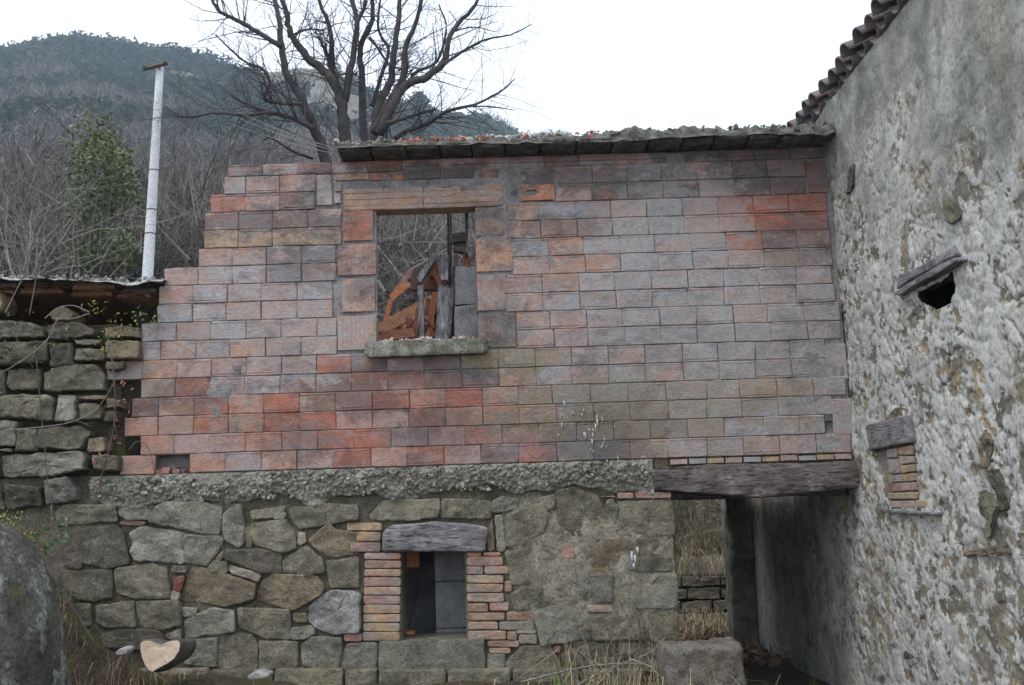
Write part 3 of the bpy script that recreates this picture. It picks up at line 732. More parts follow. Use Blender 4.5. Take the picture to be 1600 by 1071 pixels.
lq = [(537, 661), (662, 786)]
for a_, b_ in lq:
    z0, z1 = 4.215, 4.405; x0, x1 = XZ(a_, 4.3), XZ(b_, 4.3)
    gr = [(z_, z_ + .009) for z_ in (-.062, -.005, .05)]
    me = brick_mesh(a_, x1 - x0 - .004, z1 - z0, .19, gr); me.materials.append(MB_)
    inst("lintel_block", me, ((x0 + x1) / 2, -.004, (z0 + z1) / 2), ruin, None, None, (.36, .25, .19))
def slab(name, x0, x1, y0, y1, z0, z1, mat, parent, nz_=.004, st=.03, seed=0, color=None, center=True, kind=None):
    """box with noisy, slightly worn faces"""
    nx, ny, nz2 = [max(2, int(abs(b_ - a_) / st) + 1) for a_, b_ in ((x0, x1), (y0, y1), (z0, z1))]
    nx, ny, nz2 = min(nx, 60), min(ny, 24), min(nz2, 40); mb = MB()
    def face(o, u, v, nu, nv, flip):
        a_ = np.linspace(0, 1, nu)[:, None, None]; b_ = np.linspace(0, 1, nv)[None, :, None]
        V = (np.array(o) + a_ * np.array(u) + b_ * np.array(v)).reshape(-1, 3); q = grid(nu, nv)
        mb.add(V, q[:, ::-1] if flip else q)
    dx, dy, dz = (x1 - x0, 0, 0), (0, y1 - y0, 0), (0, 0, z1 - z0)
    face((x0, y0, z0), dx, dz, nx, nz2, False); face((x0, y1, z0), dx, dz, nx, nz2, True)
    face((x0, y0, z0), dx, dy, nx, ny, True); face((x0, y0, z1), dx, dy, nx, ny, False)
    face((x0, y0, z0), dy, dz, ny, nz2, True); face((x1, y0, z0), dy, dz, ny, nz2, False)
    V = np.concatenate(mb.V); c = np.array([(x0 + x1) / 2, (y0 + y1) / 2, (z0 + z1) / 2]); hs = np.array([x1 - x0, y1 - y0, z1 - z0]) / 2
    cn = (np.abs((V - c) / hs) > .999).sum(1); V = V + (c - V) * ((cn >= 2)[:, None] * nz_ * .45 / hs.min())
    V = V + np.stack([fbm(V, 9, 4, seed + i) for i in range(3)], 1) * nz_ + np.stack([fbm(V, 40, 2, seed + i + 5) for i in range(3)], 1) * nz_ * .35
    o = mk(name, V, np.concatenate(mb.Q), mat, parent, True, None, kind, color, center); return o
s0, s1 = P(570, 562, -.08), P(762, 540, -.08)
slab("window_sill", s0[0], s1[0], -.09, .16, s0[2] + .02, WZ0 + .0, MMOSS, ruin, .007, .02, 3)

# brick reveal of the joint between hollow bricks: a thin course of tiles above the door beam
for i in range(10):
    a_, b_ = 1046 + i * 28.6, 1046 + (i + 1) * 28.6
    x0, x1 = XZ(a_, 2.0), min(XZ(b_, 2.0), XR - .01); z = 2.0
    slab("tile", x0 + .004, x1 - .004, -.022 + rg.normal() * .006, .15, z - .035, z + .008 + rg.normal() * .002, MTILE, ruin, .003, .04, i, color=np.array([TONE['K'], TONE['G'], TONE['T']][i % 3]))
# round hole beside the upright brick near the corner

# coping: edge slabs with rubble and moss on top
cz = 4.65
cop = tag(empty("roof_remnant", (.6, 0, cz)), 'strip of broken roof edge with mossy slabs and rubble along the wall top', 'roof')
cx0, cx1 = P(524, 228, -.26)[0], XR - .02
x = cx0; i = 0
while x < cx1 - .08:
    w = rg.uniform(.26, .31); x2 = min(x + w, cx1); t_ = (x - cx0) / (cx1 - cx0)
    slab("edge_slab", x + .0015, x2 - .0015, -.26 + rg.normal() * .012, .34, cz + .014 + rg.normal() * .004, cz + .072 + rg.normal() * .005, MCOP, cop, .005, .02, i); x = x2; i += 1
nx, ny = 260, 30
xs_ = np.linspace(cx0, cx1, nx); ys_ = np.linspace(-.28, .36, ny); X_, Y_ = np.meshgrid(xs_, ys_, indexing='ij'); p_ = np.stack([X_.ravel(), Y_.ravel(), 0 * X_.ravel()], 1)
prof = np.interp(p_[:, 0], [cx0, cx0 + .9, cx0 + 1.6, cx0 + 2.2, cx1 - .6, cx1], [.0, .02, .03, .055, .065, .06])
ed = sstep(-.282, -.22, p_[:, 1]) * sstep(.37, .27, p_[:, 1])
p_[:, 2] = cz + .062 + ed * (prof + .04 * fbm(p_, 3, 4, 5) + .035 * fbm(p_, 12, 4, 7)) - (1 - ed) * (.03 + .022 * np.clip(fbm(p_ * [1, 0, 0], 6, 5, 12) + .3, 0, 1) * np.interp(p_[:, 0], [cx0 + .8, cx0 + 2], [.2, 1]))
p_[:, 1] += (1 - ed) * .02 * fbm(p_ * [1, 0, 1], 9, 4, 13)
mk("moss_mound", p_, grid(nx, ny), MCOP, cop)
def chips(n, fpos, smin, smax, name, mat, parent, seed, vf=None, flat=.6, kind="stuff"):
    rg2 = np.random.default_rng(seed); ico = np.array([[0, 0, 1], [.9, 0, .3], [.3, .85, .3], [-.72, .53, .3], [-.72, -.53, .3], [.3, -.85, .3], [.6, .5, -.6], [-.3, .8, -.5], [-.8, 0, -.6], [-.2, -.8, -.6], [.7, -.5, -.5]])
    f = [[0, 1, 2], [0, 2, 3], [0, 3, 4], [0, 4, 5], [0, 5, 1], [1, 6, 2], [2, 7, 3], [3, 8, 4], [4, 9, 5], [5, 10, 1], [6, 7, 2], [7, 8, 3], [8, 9, 4], [9, 10, 5], [10, 6, 1], [6, 8, 7], [6, 10, 8], [10, 9, 8]]
    mb = MB()
    for i in range(n):
        q = fpos(rg2); s_ = rg2.uniform(smin, smax) ** 1.0; R_ = np.linalg.qr(rg2.normal(size=(3, 3)))[0]
        v_ = (ico * (1 + .25 * rg2.normal(size=(11, 1))) * s_ * [1, .8, flat]) @ R_.T + q
        mb.add(v_, T=f, a=(vf(q, rg2) if vf else rg2.random()))
    return mb.build(name, mat, parent, smooth=False, kind=kind, center=False)
def cpos(r2):
    x = cx0 + (cx1 - cx0) * r2.random() ** 1.5; y = r2.uniform(-.25, .2); return np.array([x, y, cz + .085 + np.interp(x, [cx0, cx0 + .9, cx0 + 2.2, cx1], [.0, .025, .05, .055]) * sstep(-.26, -.16, y) + r2.uniform(-.01, .02)])
def cval(q, r2):
    t_ = (q[0] - cx0)
    if .5 < t_ < 1.25 and r2.random() < .7: return r2.uniform(.83, 1)
    if 1.0 < t_ < 2.2: return r2.choice([r2.uniform(.5, .78), r2.uniform(.82, 1)], p=[.85, .15])
    return r2.uniform(.05, .42) if t_ > .4 else r2.uniform(.2, .75)
chips(900, cpos, .01, .036, "roof_rubble", MRUB, cop, 5, cval)

# ---- ground-floor masonry
DOORX = XZ(1056, 1.0); LOW = (XZ(627, 1.0), XZ(727, 1.0), .632, 1.31)   # small window opening
zt = 2.02
xs = np.arange(-4.6, DOORX + .005, .02); zs = np.arange(-.1, zt + .01, .02)
XX, ZZ = np.meshgrid(xs, zs, indexing='ij'); pp = np.stack([XX.ravel(), 0 * XX.ravel(), ZZ.ravel()], 1)
rend = sstep(-.25, .15, pp[:, 0]) * sstep(1.75, 1.45, pp[:, 2] + .1 * fbm(pp, 2, 3, 8)) * sstep(.45, .8, pp[:, 2])
pp[:, 1] = .024 + .010 * fbm(pp, 5, 5, 51) + .006 * fbm(pp, 30, 3, 55) - .034 * rend * (1 + .45 * fbm(pp, 2.5, 5, 59))
ok = ~((pp[:, 0] > LOW[0] - .01) & (pp[:, 0] < LOW[1] + .01) & (pp[:, 2] > LOW[2] - .01) & (pp[:, 2] < LOW[3] + .01))
Q = grid(len(xs), len(zs)); Q = Q[ok[Q].all(1)]
sw = mk("stone_wall", pp, Q, MMORT2, ruin, attrs=dict(v=np.clip(rend + .25 * fbm(pp, 3, 4, 66), 0, 1)))
bk = MB()
DZ = 1.70
def core2(x0, x1, z0, z1): bk.add(boxV(x0, x1, .05, .46, z0, z1), BOXF)
core2(-4.6, LOW[0], -.1, zt); core2(LOW[1], DOORX - .01, -.1, zt); core2(LOW[0], LOW[1], -.1, LOW[2]); core2(LOW[0], LOW[1], LOW[3] + .06, zt); core2(DOORX - .01, XR - .005, DZ + .16, zt)
bk.build("masonry_core", MMORT2, ruin, smooth=False)
# floor slab, back wall and side walls that keep the ground floor dark
slab("floor_slab", -3.3, XR - .01, .47, 3.6, 1.93, 2.04, MCONC, ruin, .01, .2)
slab("rear_wall", -3.3, DOORX + .1, 3.35, 3.7, -.1, 1.92, MMORT2, ruin, .02, .1)
slab("side_wall", -3.55, -3.28, .47, 3.7, -.1, 1.92, MMORT2, ruin, .02, .1)
slab("passage_wall", DOORX - .25, DOORX - .015, .47, 3.34, -.1, 1.92, MMORT2, ruin, .015, .08)

def crop(tagc, pts):
    ox, oy, sc = {'A': (0, 740, 3.236), 'B': (80, 720, 3.052), 'C': (500, 720, 3.05), 'D': (750, 720, 3.05), 'E': (0, 400, 2.678), 'P': (0, 0, 1)}[tagc]
    return [(ox + x / sc, oy + y / sc) for x, y in pts]
def stone_mesh(pts2, proud, dep, seed, gap=.006, Y0=0., rgh=1.0, plane='y', X0=0.):
    """a block from its face outline: rounded edge, uneven face, sides running back into the wall"""
    rg2 = np.random.default_rng(seed); p = np.asarray(pts2, float)
    a2 = (p[:, 0] * np.roll(p[:, 1], -1) - np.roll(p[:, 0], -1) * p[:, 1]).sum()
    if a2 < 0: p = p[::-1]
    for _ in range(2):   # round the corners
        q = np.roll(p, -1, 0); L = np.linalg.norm(q - p, axis=1)[:, None]; cut = np.minimum(.2, .006 / np.maximum(L, 1e-4))
        p = np.stack([p + (q - p) * cut, q - (q - p) * cut], 1).reshape(-1, 2)
    q = np.roll(p, -1, 0); L = np.linalg.norm(q - p, axis=1); per = L.sum(); n = int(np.clip(per / .022, 16, 60))
    s_ = np.concatenate([[0], np.cumsum(L)]); t = np.arange(n) * per / n; pc = np.vstack([p, p[0]])
    p = np.stack([np.interp(t, s_, pc[:, 0]), np.interp(t, s_, pc[:, 1])], 1)
    c = p.mean(0); tn = np.roll(p, -1, 0) - np.roll(p, 1, 0); nr = np.stack([tn[:, 1], -tn[:, 0]], 1); nr /= np.linalg.norm(nr, axis=1)[:, None]
    size = min(np.ptp(p[:, 0]), np.ptp(p[:, 1]))
    p3 = np.concatenate([p, np.full((n, 1), seed * .37)], 1)
    p = p - nr * gap + nr * (fbm(p3, 9, 3, 1) * .006 + fbm(p3, 28, 2, 2) * .004)[:, None] * rgh
    V = []; e = min(.009, size * .07); tl = rg2.normal(size=2) * .07
    for k_, (ins, yy_) in enumerate([(0, dep), (0, .01), (.1 * e, -proud * .55), (.9 * e, -proud * .93)]): V.append(np.column_stack([p[:, 0] - nr[:, 0] * ins, np.full(n, yy_), p[:, 1] - nr[:, 1] * ins]))
    pin = p - nr * e * .9; sc_ = (.93, .84, .74, .62, .49, .35, .2, .08) if size > .12 else (.84, .6, .35, .14)
    for s2 in sc_:
        w_ = c + (pin - c) * s2; V.append(np.column_stack([w_[:, 0], np.full(n, -proud), w_[:, 1]]))
    V = np.concatenate(V + [np.array([[c[0], -proud, c[1]]])]); nr_ = 4 + len(sc_)
    fm = (np.arange(len(V)) >= 2 * n)
    q3 = V + [0, seed * 1.7, 0]; f1_, f2_, cc_ = worley(V[:, 0] * 7 + seed * 3.3, V[:, 2] * 9 + fbm(q3, 6, 2, 4) * .6, seed % 50)
    V[:, 1] -= fm * (fbm(q3, 4, 3, 5) * .009 + (.5 - np.abs(fbm(q3, 7, 4, 9))) * .012 + fbm(q3, 22, 4, 6) * .007 + (cc_ - .5) * .010 - ((V[:, 0] - c[0]) * tl[0] + (V[:, 2] - c[1]) * tl[1])) * rgh * min(1, size / .12)
    Q = []
    for k_ in range(nr_ - 1):
        for j in range(n): Q.append([k_ * n + j, k_ * n + (j + 1) % n, (k_ + 1) * n + (j + 1) % n, (k_ + 1) * n + j])
    T = [[(nr_ - 1) * n + j, (nr_ - 1) * n + (j + 1) % n, nr_ * n] for j in range(n)]
    V[:, 1] += Y0
    if plane == 'x': V = np.column_stack([X0 + V[:, 1], V[:, 0], V[:, 2]])
    return V, [np.array(Q), np.array(T)]
STC = {'o': (.215, .195, .14), 'g': (.245, .235, .195), 'l': (.32, .30, .245), 'd': (.135, .12, .09), 'b': (.24, .195, .13), 'p': (.42, .37, .29), 'r': (.33, .12, .085), 't': (.37, .265, .165), 'k': (.34, .20, .15), 'w': (.38, .37, .35)}
def stone(tagc, pts, col='o', proud=.014, name='stone', parent=None, Y0=0., rgh=1., seed=[100], mat=None, dep=.12, gap=-.005):
    seed[0] += 1; w = [P(x, y, Y0)[[0, 2]] for x, y in crop(tagc, pts)]
    V, F = stone_mesh(w, proud, dep, seed[0], gap, Y0, rgh); c = np.array(STC[col]) * rg.uniform(.85, 1.18)
    return mk(name, V, F, mat or MS, parent or sw, True, None, None, c)
SB = [
 ([(20, 250), (60, 215), (310, 210), (318, 290), (60, 305), (25, 285)], 'o'), ([(318, 215), (490, 208), (465, 280), (380, 285), (325, 255)], 'g'),
 ([(500, 215), (560, 195), (640, 200), (720, 195), (815, 225), (800, 352), (700, 345), (465, 290)], 'l'),
 ([(150, 320), (310, 310), (345, 350), (375, 490), (270, 515), (150, 490)], 'd'), ([(62, 350), (145, 345), (148, 515), (65, 510)], 'd'),
 ([(375, 350), (440, 312), (640, 345), (640, 370), (600, 490), (400, 475), (380, 430), (395, 390)], 'l'), ([(638, 355), (800, 360), (825, 380), (740, 505), (635, 480)], 'l'),
 ([(820, 260), (880, 205), (910, 215), (925, 390), (900, 418), (835, 385), (818, 330)], 'g'), ([(950, 240), (1120, 215), (1110, 245), (1040, 275), (960, 278)], 'o'),
 ([(955, 300), (1120, 280), (1165, 350), (1165, 420), (1110, 440), (975, 400), (950, 350)], 'o'), ([(925, 320), (950, 315), (960, 415), (935, 415)], 'b'),
 ([(1130, 225), (1280, 200), (1465, 215), (1465, 275), (1180, 328), (1140, 270)], 'o'), ([(834, 425), (1100, 425), (1095, 535), (1000, 535), (840, 470)], 'd'),
 ([(1100, 480), (1220, 405), (1290, 470), (1310, 530), (1230, 545), (1110, 530)], 'o'), ([(1225, 380), (1290, 325), (1330, 300), (1350, 330), (1465, 340), (1465, 450), (1330, 460), (1250, 410)], 'b'),
 ([(1310, 480), (1465, 460), (1468, 605), (1330, 605)], 'o'), ([(60, 525), (285, 520), (295, 650), (200, 668), (130, 665), (62, 600)], 'd'),
 ([(300, 515), (480, 490), (555, 510), (570, 655), (400, 660), (310, 625)], 'o'), ([(575, 505), (650, 505), (645, 535), (575, 530)], 'g'),
 ([(745, 510), (780, 480), (840, 485), (842, 535), (760, 530)], 'o'), ([(850, 500), (1000, 545), (990, 578), (860, 530)], 'p'),
 ([(670, 505), (850, 545), (985, 590), (970, 655), (830, 695), (610, 660)], 'b'), ([(1000, 580), (1060, 540), (1270, 550), (1300, 600), (1290, 640), (1160, 715), (1085, 695), (975, 660)], 'b'),
 ([(215, 690), (395, 672), (400, 790), (260, 798), (215, 770)], 'o'), ([(405, 670), (600, 665), (620, 690), (620, 785), (520, 805), (405, 795)], 'o'),
 ([(120, 680), (190, 678), (195, 790), (130, 785)], 'd'), ([(630, 765), (760, 700), (880, 715), (880, 815), (640, 850)], 'l'), ([(620, 700), (700, 705), (690, 735), (630, 745)], 'l'),
 ([(892, 700), (1140, 710), (1145, 850), (1020, 845), (900, 795)], 'o'), ([(1155, 730), (1220, 725), (1225, 775), (1160, 770)], 'b'), ([(1145, 795), (1240, 790), (1260, 820), (1210, 850), (1145, 850)], 'g'),
 ([(240, 830), (330, 805), (520, 810), (540, 860), (430, 900), (250, 890)], 'd'), ([(545, 830), (620, 800), (622, 850), (560, 850)], 'g'), ([(637, 860), (795, 845), (790, 985), (640, 970)], 'g'),
 ([(805, 880), (880, 822), (960, 830), (985, 880), (985, 995), (800, 1000)], 'o'), ([(992, 860), (1180, 865), (1175, 985), (1100, 1000), (990, 990)], 'o'),
 ([(1190, 880), (1240, 840), (1385, 845), (1390, 900), (1370, 990), (1280, 1005), (1200, 975)], 'g'), ([(1180, 342), (1210, 345), (1215, 390), (1180, 400)], 'p'),
 ([(600, 440), (630, 425), (632, 488), (608, 492)], 'l'), ([(785, 470), (825, 425), (830, 460), (800, 480)], 'b'), ([(578, 620), (612, 630), (605, 662), (570, 658)], 'p'), ([(1062, 250), (1120, 250), (1110, 275), (1065, 275)], 'l'),
]
for pts, c in SB: stone('B', pts, c)
stone('B', [(325, 290), (455, 292), (440, 308), (330, 303)], 'k', .012); stone('B', [(590, 560), (635, 550), (615, 628), (585, 615)], 'r', .01)
stone('P', [(480, 950), (499, 930), (520, 922), (549, 924), (564, 930), (563, 987), (520, 992), (493, 982), (481, 966)], 'w', .04, rgh=1.6)
SC = [([(130, 870), (270, 868), (265, 990), (180, 1010), (100, 1000), (100, 930)], 'g'), ([(225, 265), (290, 192), (575, 182), (565, 265), (440, 285), (240, 280)], 'o'), ([(582, 182), (815, 192), (818, 275), (575, 272)], 'o'),
      ([(822, 195), (870, 170), (945, 187), (942, 225), (820, 250)], 'l'), ([(800, 925), (880, 922), (880, 1000), (845, 1035), (800, 1015)], 'g'), ([(800, 330), (822, 270), (828, 430), (800, 430)], 'b')]
for pts, c in SC: stone('C', pts, c)
SD = [([(115, 265), (295, 200), (325, 260), (310, 340), (200, 400), (115, 410)], 'o'), ([(72, 262), (110, 258), (115, 430), (85, 430)], 'l'), ([(360, 150), (440, 125), (560, 170), (640, 340), (600, 370), (480, 380), (370, 300)], 'o'),
      ([(600, 195), (630, 180), (655, 220), (655, 290), (635, 300)], 'o'), ([(657, 195), (915, 188), (925, 350), (740, 368), (665, 330)], 'o'), ([(500, 450), (580, 380), (700, 370), (738, 420), (720, 510), (600, 520), (500, 505)], 'b'),
      ([(742, 375), (930, 362), (935, 528), (742, 525)], 'o'), ([(387, 572), (540, 543), (632, 538), (630, 672), (400, 688)], 'g'), ([(637, 545), (935, 537), (940, 698), (642, 706)], 'g'),
      ([(257, 718), (500, 692), (530, 850), (290, 878)], 'g'), ([(142, 642), (200, 603), (380, 603), (370, 688), (172, 713)], 'o'), ([(532, 742), (770, 714), (788, 855), (542, 853)], 'o'), ([(802, 712), (942, 706), (946, 860), (812, 860)], 'o'),
      ([(387, 920), (540, 868), (650, 880), (640, 980), (400, 975)], 'd'), ([(662, 870), (780, 866), (880, 880), (900, 1000), (670, 1000)], 'd'), ([(122, 430), (340, 422), (368, 500), (368, 590), (150, 592)], 'o'),
      ([(122, 960), (200, 885), (330, 885), (380, 960), (370, 1030), (130, 1038)], 'o'), ([(512, 515), (600, 520), (595, 533), (507, 530)], 't'), ([(385, 400), (440, 395), (450, 460), (400, 470)], 'k'), ([(275, 180), (355, 160), (355, 225), (320, 238)], 'o'),
      ([(350, 885), (385, 880), (380, 915), (355, 915)], 'k')]
for pts, c in SD: stone('D', pts, c, .010 if pts[0][1] < 620 else .014)
# foot course below the wall
for a_, b_ in ((120, 210), (212, 330), (332, 430), (432, 540), (542, 592), (594, 700), (702, 800), (802, 905), (907, 1000)): stone('P', [(a_, 1046), (b_ - 2, 1044 - .02 * a_ + .02 * a_), (b_ - 2, 1090), (a_, 1090)], 'o', .08)
# thin bricks beside the small window
for (x0, y0, x1, y1), c in zip([(212, 440, 385, 470), (214, 476, 387, 513), (212, 518, 387, 551), (211, 557, 386, 598), (210, 602, 385, 640), (208, 644, 383, 683), (207, 687, 383, 728), (206, 732, 382, 770), (205, 774, 381, 813), (204, 816, 380, 858),
                                (130, 297, 295, 333), (175, 340, 290, 385), (145, 390, 290, 435), (115, 825, 200, 860)], 'kktktkttttttkk'[:14]):
    stone('C', [(x0, y0), (x1, y0), (x1, y1), (x0, y1)], c, .016, 'brick', rgh=.35, mat=MB_, gap=-.001)
for (x0, y0, x1, y1), c in zip([(700, 438, 770, 455), (700, 457, 873, 500), (700, 503, 778, 542), (784, 503, 900, 540), (700, 546, 875, 584), (700, 588, 873, 626), (880, 575, 915, 625), (703, 632, 878, 674), (704, 681, 803, 720), (808, 676, 900, 715), (706, 725, 880, 762), (890, 720, 1013, 762), (706, 768, 848, 804), (853, 767, 1020, 808), (706, 811, 888, 853),
                                (892, 812, 938, 855), (948, 828, 1035, 873), (932, 806, 1030, 824), (798, 858, 948, 887), (806, 892, 908, 918), (778, 438, 862, 452)], 'kkktttkttktktotoogktk'[:21]):
    stone('C', [(x0, y0), (x1, y0), (x1, y1), (x0, y1)], c, .016, 'brick', rgh=.45, mat=MB_, gap=-.001)
for (x0, y0, x1, y1), c in zip([(572, 166, 648, 178), (652, 150, 734, 184), (738, 148, 913, 183), (507, 687, 632, 725), (645, 300, 662, 335)], 'kkktk'):
    stone('D', [(x0, y0), (x1, y0), (x1, y1), (x0, y1)], c, .016, 'brick', rgh=.5, mat=MB_, gap=.005)
# stone sill and weathered wooden lintel of the small window
q0, q1 = P(591, 1056), P(759, 1001)
slab("stone_sill", q0[0], q1[0], -.04, .3, q0[2], LOW[2] - .003, MS, ruin, .010, .03, 9, color=(.19, .19, .145))
lv = [P(x, y, -.03) for x, y in crop('C', [(295, 435), (295, 345), (340, 308), (430, 296), (520, 289), (620, 290), (720, 299), (806, 318), (790, 437)])]
V, F = stone_mesh([q[[0, 2]] for q in lv], .025, .3, 900, .003, -.03, .8); mk("wooden_lintel", V, F, m_wood("lintel_wood", (.13, .115, .12), (.36, .34, .35)), ruin)

# rough concrete band under the bricks
BZ = lambda x: np.interp(x, [-3.6, -2, 0, .9, 1.15], [1.80, 1.78, 1.80, 1.82, 1.75])
xs = np.arange(-3.5, XZ(1022, 1.9), .0125); zt_ = np.linspace(0, 1, 26); XX, TT = np.meshgrid(xs, zt_, indexing='ij')
zlo = BZ(XX) + .075 * fbm(np.stack([XX.ravel(), 0 * XX.ravel(), 0 * XX.ravel()], 1), 3, 4, 5).reshape(XX.shape)
Z_ = zlo + (2.015 - zlo) * TT; pp = np.stack([XX.ravel(), 0 * XX.ravel(), Z_.ravel()], 1)
sm = sstep(.1, .4, fbm(pp, 1.2, 3, 71)); w1, w2, wc = worley(pp[:, 0] * 34, pp[:, 2] * 42, 7)
bulge = np.sin(np.clip(TT.ravel(), 0, 1) * np.pi) ** .5
pp[:, 1] = .01 - (.020 + .016 * fbm(pp, 3, 4, 74)) * bulge - (1 - sm) * (.024 * (1 - w1) * (wc > .55) + .013 * fbm(pp, 18, 5, 72)) - .008 * fbm(pp, 8, 4, 75)
band = mk("concrete_band", pp, grid(len(xs), 26), MCONC, ruin)
def bpos(r2):
    while True:
        x = r2.uniform(-3.5, 1.1); z = r2.uniform(BZ(x) + .01, 2.0); q = np.array([[x, 0, z]])
        if sstep(.1, .4, fbm(q, 1.2, 3, 71))[0] < .55: return np.array([x, -.020 - .012 * math.sin((z - BZ(x)) / .22 * 3.1) + r2.normal() * .008, z])
chips(1000, bpos, .005, .026, "band_gravel", MCHIP, ruin, 8)

# door beam and a second beam behind it
def beam_mesh(x0, x1, y0, y1, zb, zt2, mat, parent, name, seed):
    nx, nc = 90, 28; th = np.arange(nc) * 2 * np.pi / nc; V = []
    for i, x in enumerate(np.linspace(x0, x1, nx)):
        t_ = i / (nx - 1); hb = np.interp(t_, [0, .08, .5, .9, 1], zb); ht = np.interp(t_, [0, .08, .5, .9, 1], zt2)
        ca, sa = np.cos(th), np.sin(th); e = .17
        yy_ = (y0 + y1) / 2 + (y1 - y0) / 2 * np.sign(ca) * np.abs(ca) ** e; zz_ = (hb + ht) / 2 + (ht - hb) / 2 * np.sign(sa) * np.abs(sa) ** e
        V.append(np.column_stack([np.full(nc, x), yy_, zz_]))
    V = np.concatenate(V); q = V * [1, 6, 6]; n1 = fbm(q, 3, 5, seed); n2 = fbm(V * [1, 9, 9], 8, 3, seed + 3)
    c = np.array([0, (y0 + y1) / 2, 0]); V[:, 1] += n1 * .014 + .02 * np.clip(.16 - np.abs(fbm(V * [1, 5, 5], 2.2, 3, seed + 9)), 0, 1) / .16 - np.abs(n2) * .008; V[:, 2] += fbm(q, 2, 4, seed + 1) * .010 + fbm(V, 5, 4, seed + 2) * .010
    V[::1, 0] += ((np.arange(len(V)) < nc) * n1 * .03) - ((np.arange(len(V)) >= len(V) - nc) * n1 * .02)
    Q = grid(nx, nc); i_ = np.arange(nx - 1); Q = np.vstack([Q, np.stack([i_ * nc + nc - 1, (i_ + 1) * nc + nc - 1, (i_ + 1) * nc, i_ * nc], 1)])
    return mk(name, V, [Q, np.arange(nc)[None], (np.arange(nc) + (nx - 1) * nc)[None, ::-1]], mat, parent)
b0, b1 = XZ(1019, 1.85), XR + .06
zB = [P(1022, 766)[2], P(1060, 768)[2], P(1180, 778)[2], P(1310, 766)[2], P(1345, 763)[2]]; zT = [P(1030, 735)[2], P(1060, 730)[2], P(1180, 724)[2], P(1300, 722)[2], P(1340, 720)[2]]
beam_mesh(b0, b1, -.055, .17, zB, zT, MBEAM, ruin, "door_beam", 5)
beam_mesh(DOORX - .1, XR - .01, .20, .45, [DZ - .02] * 5, [1.85] * 5, MBEAM, ruin, "inner_beam", 15)
for i in range(7): slab("ceiling_board", DOORX - .01, XR - .01, .5 + i * .52, .99 + i * .52, DZ + .01 + (i % 2) * .01, 1.84, MBEAM, ruin, .008, .1, i)
# white streaks of droppings are paint-thin crusts on the bricks
def streak(x, y, l, w, Y=-.012):
    a_, b_ = P(x, y, Y), P(x + w * .3, y + l, Y); mb = MB(); V, Q, T = tube([a_, a_ * .5 + b_ * .5, b_], [w / 400, w / 330, w / 700], 5); V[:, 1] = Y + (V[:, 1] - Y) * .3; mb.add(V, Q, T); return mb
mb = MB(); lime = MPEB
for _ in range(34):
    x = rg.choice([rg.uniform(905, 955), rg.uniform(870, 985)]); y = 640 + (x - 880) * .55 + rg.normal() * 22; l = rg.uniform(2, 11)
    m2 = streak(x, y, l, rg.uniform(1.2, 2.6)); mb.add(m2.V[0], m2.Q[0], m2.T[0])
for x, y, l in ((987, 862, 20), (992, 868, 18), (996, 855, 12), (990, 880, 10)):
    m2 = streak(x, y, l, 4, -.034); mb.add(m2.V[0], m2.Q[0], m2.T[0])
mb.build("lime_splash", m_plain("lime_crust", [(.3, (.36, .36, .36)), (.7, (.5, .5, .49))], 9, 40, .3), ruin, kind="stuff")

# concrete-block pier and scraps seen inside the small window
pq0, pq1 = P(683, 1001, .62), P(760, 1001, .62); zz = .55; i = 0
pier = tag(empty("block_pier", (pq0[0] + .2, .8, .1)), 'grey concrete block pier standing inside the small lower window', 'pier')
for z0, z1 in ((.05, .30), (.305, .66), (.665, 1.05), (1.055, 1.5)):
    slab("block", pq0[0], pq1[0], .50, .78, z0, z1, MSLAB, pier, .003, .05, i); i += 1
mb = MB(); slab('partition_wall', P(560, 1000, 1.2)[0], pq0[0] + .05, 1.2, 1.35, -.05, 1.9, MSLAB, ruin, .006, .08, 6); a_, b_ = P(655, 905, .9), P(632, 1000, .6); V, Q, T = tube([a_, (a_ + b_) / 2 + [.02, 0, 0], b_], [.006] * 3, 5); mb.add(V, Q, T)
tag(mb.build("bent_rod", MDARKMETAL), 'thin dark bent rod leaning in the small lower window', 'rod')
slab_o = slab("clay_tile", *sorted((P(630, 900, .55)[0], P(657, 900, .55)[0])), .53, .57, 1.17, 1.36, MTILE, None, .004, .03, 3, color=TONE['O']); tag(slab_o, 'orange clay panel hanging at the top left of the small lower window', 'tile')
slab_o = slab("clay_scrap", *sorted((P(633, 1000, .4)[0], P(650, 1000, .4)[0])), .3, .42, .637, .665, MTILE, None, .006, .02, 4, color=TONE['O']); tag(slab_o, 'orange clay scrap lying on the sill of the small lower window', 'tile')

# ------------------------------------------------------------------ roof debris behind the upper window
def plank(p0, p1, w, Y, th, mat, label, cat, name, col=None, tilt=0., group='roof debris behind the upper window', holes=0):
    a_, b_ = P(*p0, Y), P(*p1, Y + tilt); d_ = b_ - a_; L = np.linalg.norm(d_); d_ /= L; s_ = np.cross(d_, [0, 1, 0]); s_ /= np.linalg.norm(s_); n_ = np.cross(d_, s_)
    n = max(3, int(L / .05)); wm = w / 175.
    V = []
    prof = [(-.5, -.5), (-.46, -.56), (0, -.52), (.46, -.56), (.5, -.5), (.5, .5), (-.5, .5)]
    for i in range(n + 1):
        q = a_ + d_ * L * i / n
        for u, v in prof: V.append(q + s_ * (u * wm + rg.normal() * .002) + n_ * (v * th) + rg.normal(size=3) * .0015 + (d_ * rg.normal() * .012 if i in (0, n) else 0))
    k = len(prof); Q = grid(n + 1, k); i_ = np.arange(n); Q = np.vstack([Q, np.stack([i_ * k + k - 1, (i_ + 1) * k + k - 1, (i_ + 1) * k, i_ * k], 1)])
    o = mk(name, V, [Q, np.arange(k)[None], (np.arange(k) + n * k)[None, ::-1]], mat, None, False, None, None, col)
    return tag(o, label, cat, group)
